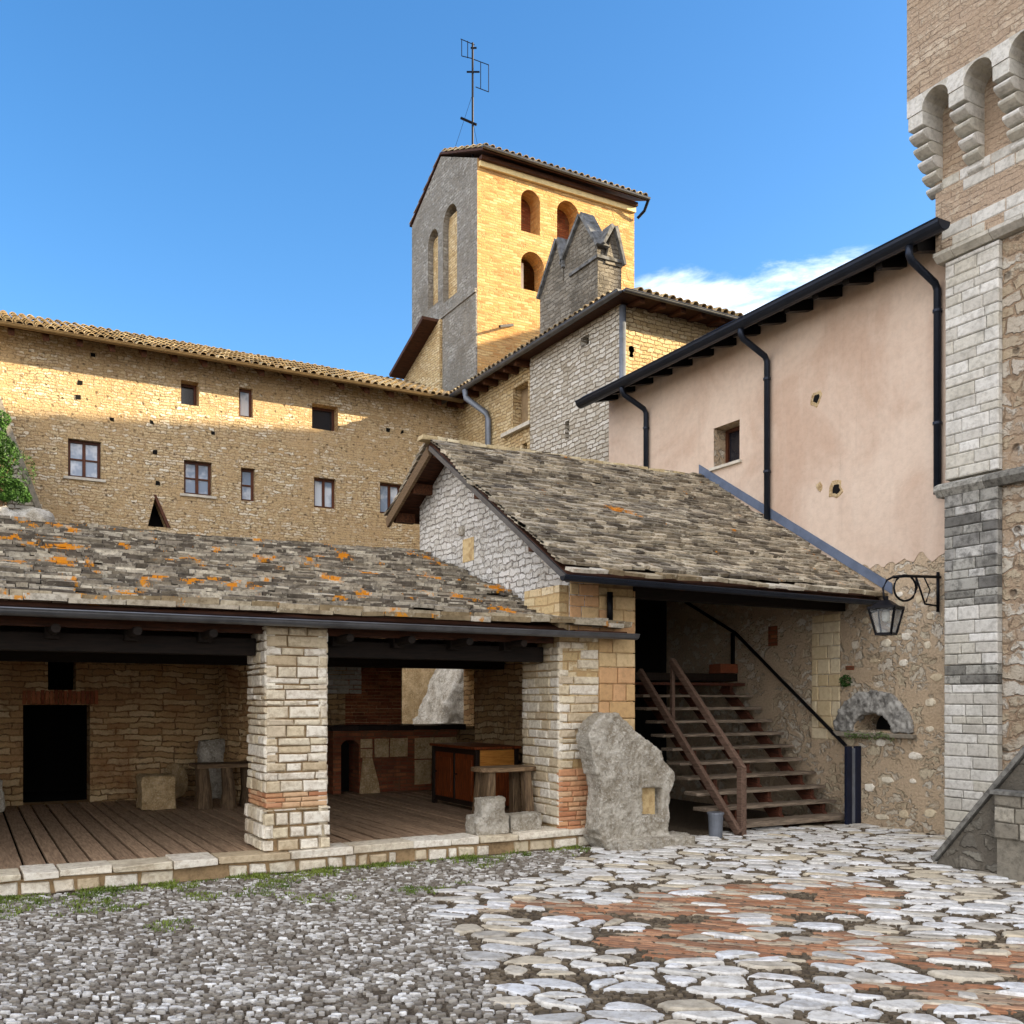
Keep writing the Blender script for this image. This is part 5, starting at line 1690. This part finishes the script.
tt = thing('trestle_table', (6.0, 10.85, DZ), 'small rustic thick plank table in front of the cabinet beside the right pillar', 'table')
t = MB(); K = 14
oval = [(6.0 + .42 * math.copysign(abs(math.cos(a)) ** .6, math.cos(a)), 10.88 + .24 * math.copysign(abs(math.sin(a)) ** .6, math.sin(a))) for a in [2 * math.pi * k / K for k in range(K)]]
t.prism([(x, y, .90) for x, y in oval], (0, 0, .055)); t.build('tabletop', 'bench_wood', tt, bevel=.01)
for (x, y, dx, dy) in ((5.74, 10.75, -.04, -.02), (6.24, 10.74, .04, -.02), (5.74, 11.0, -.04, .03), (6.22, 11.0, .04, .03)):
    l = MB(); a = .065
    l.hexa([(x + dx + sx_ * a, y + dy + sy_ * a, DT) for sx_, sy_ in ((-1, -1), (1, -1), (1, 1), (-1, 1))] + [(x + sx_ * a * .8, y + sy_ * a * .8, .899) for sx_, sy_ in ((-1, -1), (1, -1), (1, 1), (-1, 1))])
    l.build('leg', 'leg_wood', tt, bevel=.01)

fr_ = MB(); fr_.box(5.27, 5.72, 10.22, 10.52, DT, DT + .22).box(5.36, 5.68, 10.24, 10.48, DT + .15, DT + .44)
tag(rockify(fr_, 'stone_fragment', 'rock_white', None, .016, .02, .2, .009, .045, seed=4), 'taller stepped white stone fragment on the platform edge beside the trestle table', 'stone', 'white stone fragments on the platform edge')
fr_ = MB(); fr_.box(5.74, 6.18, 10.24, 10.54, DT, DT + .22)
tag(rockify(fr_, 'stone_fragment', 'rock_white', None, .016, .02, .2, .009, .045, seed=14), 'lower rounded white stone fragment on the platform edge against the right pillar', 'stone', 'white stone fragments on the platform edge')

# hearth along the back of the right bay
he = thing('hearth', (6.7, 16.2, DZ), 'low brick and stone hearth with a black arched hole in the right bay', 'hearth')
ha, hb = onv(333, 760, 15.9)[0], onv(457, 760, 15.9)[0]
o0, o1 = onv(341, 760, 15.9)[0], onv(359, 760, 15.9)[0]
wall(MB(), 'v', 15.9, ha, hb, DT, 1.27, .5, [(o0, o1, DT, 1.12, .12)]).build('hearth_wall', 'brick_red', he)
MB().box(o0 - .2, o1 + .2, 16.41, 16.45, DT, 1.25).build('dark_back', 'dark', he)  # near-black panel behind the hearth opening
s = MB(); m_e = onv(408, 760, 15.9)[0]; m_s = onv(374, 760, 15.9)[0]
blocks(s, 'v', 15.89, m_s, m_e, .80, 1.14, (.32, .34), (.5, .9), .06, .01, .02, .01)
blocks(s, 'v', 15.89, o1 + .02, m_s - .02, .80, 1.14, (.15, .18), (.2, .3), .06, .01, .02, .01)
blocks(s, 'v', 15.89, onv(414, 760, 15.9)[0], hb, .3, 1.14, (.4, .5), (.4, .7), .06, .01, .02, .01)
s.build('ochre_stones', 'rock_tan', he)
s = MB(); a = o1 + .0
s.prism([(a, 15.84, DT), (a + .36, 15.84, DT), (a + .34, 15.84, .35), (a + .22, 15.84, .80), (a + .06, 15.84, .80)], (0, .05, 0)); s.build('leaning_stone', 'rock_tan', he)
x = ha - .05; s = MB()
while x < hb: s.box(x, x + .5, 15.84, 16.5, 1.272, 1.36, .01); x += .51
s.build('slab_top', 'cabinet_dark', he, bevel=.01)

# left bay
sb = MB(); x0_, x1_ = 2.30, 2.76
sb.box(2.27, 2.76, 15.0, 15.45, DT, DT + .50)
tag(rockify(sb, 'stone_block', 'rock_tan', None, .025, .025, .25, .008, .06, seed=6), 'squared tan stone block seat standing alone on the deck of the left bay', 'stone')
ms = MB(); c = Vector((2.98, 16.52, DT + .29))
K = 20
ms.prism([c + Vector((.06 * math.sin(t) * 0 + math.cos(t) * .14, math.cos(t) * -.20, math.sin(t) * .29)) for t in [2 * math.pi * k / K for k in range(K)]], (.09, .06, 0))
tag(rockify(ms, 'millstone', 'rock_tan', None, .018, .008, .2, .004, .05, seed=7), 'thin round millstone leaning on the back wall next to the log table', 'millstone')
lt_ = thing('log_table', (3.35, 14.9, DZ), 'rough plank table on stout log legs in the left bay next to the left pillar', 'table')
MB().box(2.98, 3.95, 14.62, 15.2, .80, .86, .008).build('tabletop', 'bench_wood', lt_, bevel=.012)
for (x, y) in ((3.12, 14.8), (3.45, 14.72), (3.8, 15.0), (3.15, 15.08)):
    l = MB(); l.tube([(x, y, DT), (x + .01, y, .45), (x - .02, y + .01, .80)], [.125, .10, .085], 9); l.build('leg', 'leg_wood', lt_)
sl2 = MB(); sl2.box(3.35, 3.78, 16.2, 16.42, DT, 1.15, .02)
tag(rockify(sl2, 'upright_slab', 'rock', None, .03, .03, .25, .01, .06, seed=8), 'upright grey stone slab behind the log table against the curved wall', 'stone')
wb_ = MB(); q = onz(-3, 812, DZ); wb_.box(q[0] - .35, q[0] + .10, q[1], q[1] + .4, DT, DT + .28); wb_.box(q[0] - .3, q[0] + .07, q[1] + .03, q[1] + .34, DT + .28, DT + .45)
tag(rockify(wb_, 'white_block', 'rock_white', None, .025, .02, .2, .008, .06, seed=10), 'white stone block cut off by the left edge on the deck', 'stone')

# ================================================================== WALL LANTERN
ln = thing('wall_lantern', (10.35, 8.56, 2.8), 'black wrought iron street lantern hanging from a scrolled bracket on the keep corner', 'lantern')
LVv = 8.60
def lp(px, py): q = onv(px, py, LVv); return Vector((q[0], LVv, q[1]))
br = MB()
br.tube([lp(940, 577), lp(905, 576), lp(893, 577)], .020, 8)
br.tube([lp(938, 572), lp(938, 612)], .022, 8)
br.tube([lp(916, 577), lp(921, 592), lp(925, 604), lp(938, 606)], .014, 6)
br.tube([lp(924, 577), lp(930, 590), lp(926, 602)], .010, 6)
pts = [lp(905 + 11 * math.cos(t), 588 + 13 * math.sin(t)) for t in [2 * math.pi * k / 18 for k in range(19)]]
br.tube(pts, .014, 6)
br.tube([lp(893, 577), lp(887, 580), lp(883, 588), lp(884, 598), lp(886, 606)], .014, 6)
br.tube([lp(916, 577), lp(917, 588), lp(913, 598), lp(905, 601)], .012, 6)
br.build('bracket', 'iron', ln, smooth=True)
ctr = lp(886, 622)
zt1, zt2, zb1 = lp(886, 604).z, lp(886, 608).z, lp(886, 634).z
rt_, rb_ = .235, .135
mb_ = MB()
mb_.tube([(ctr.x, ctr.y, zt1 + .10), (ctr.x, ctr.y, zt1 + .03)], .03, 8)
def sq(z, r): return [Vector((ctr.x + r * math.cos(t), ctr.y + r * math.sin(t), z)) for t in [math.pi / 4 + math.pi / 2 * k + .35 for k in range(4)]]
A_, B_ = sq(zt2, rt_), sq(zb1, rb_)
top_ = sq(zt1 + .05, .06)
mb_.hexa([*A_, *top_])
for k in range(4):
    mb_.bar(A_[k], B_[k], .024, .024)
    mb_.bar(A_[k], A_[(k + 1) % 4], .03, .03); mb_.bar(B_[k], B_[(k + 1) % 4], .03, .03)
mb_.build('lantern_frame', 'iron', ln)
gm2 = MB()
for k in range(4):
    a, b, c, d = A_[k], A_[(k + 1) % 4], B_[(k + 1) % 4], B_[k]
    cc = Vector((ctr.x, ctr.y, 0))
    sh_ = lambda p: Vector((cc.x + (p.x - cc.x) * .96, cc.y + (p.y - cc.y) * .96, p.z))
    gm2.quad(sh_(a), sh_(b), sh_(c), sh_(d))
mg = NT('lantern glass'); mg.color((.8, .85, .9, 1)); mg.b.inputs['Transmission Weight'].default_value = .9; mg.b.inputs['Roughness'].default_value = .08; mg.b.inputs['IOR'].default_value = 1.05
gm2.build('lantern_glass', mg.m, ln)
MB().tube([(ctr.x, ctr.y, zt2 - .02), (ctr.x, ctr.y, zt2 - .07), (ctr.x, ctr.y, zt2 - .16), (ctr.x, ctr.y, zt2 - .19)], [.03, .05, .045, .01], 10).build('bulb', 'white_door', ln, smooth=True)

# plants on the rubble wall
pl_ = MB(); q = onu(846, 681, WU - .05)
leaves(pl_, (WU - .06, q[0], q[1]), .085, 160, .03, rg3)
tag(pl_.build('wall_plant', 'foliage', fix=False), 'small green tuft growing from the wall above the arched niche', 'plant')
pl_ = MB()
for i in range(16):
    v = nic[0] - .05 + (nic[1] - nic[0] + .1) * i / 15
    leaves(pl_, (WU - .10, v, nic[2] - .07 + rg3.uniform(-.03, .02)), .045, 26, .022, rg3)
tag(pl_.build('sill_plant', plain('dull green leaves', (104, 124, 72), .7, 0, .4, 5, 0), fix=False), 'trailing pale green weed along the sill of the arched niche', 'plant')
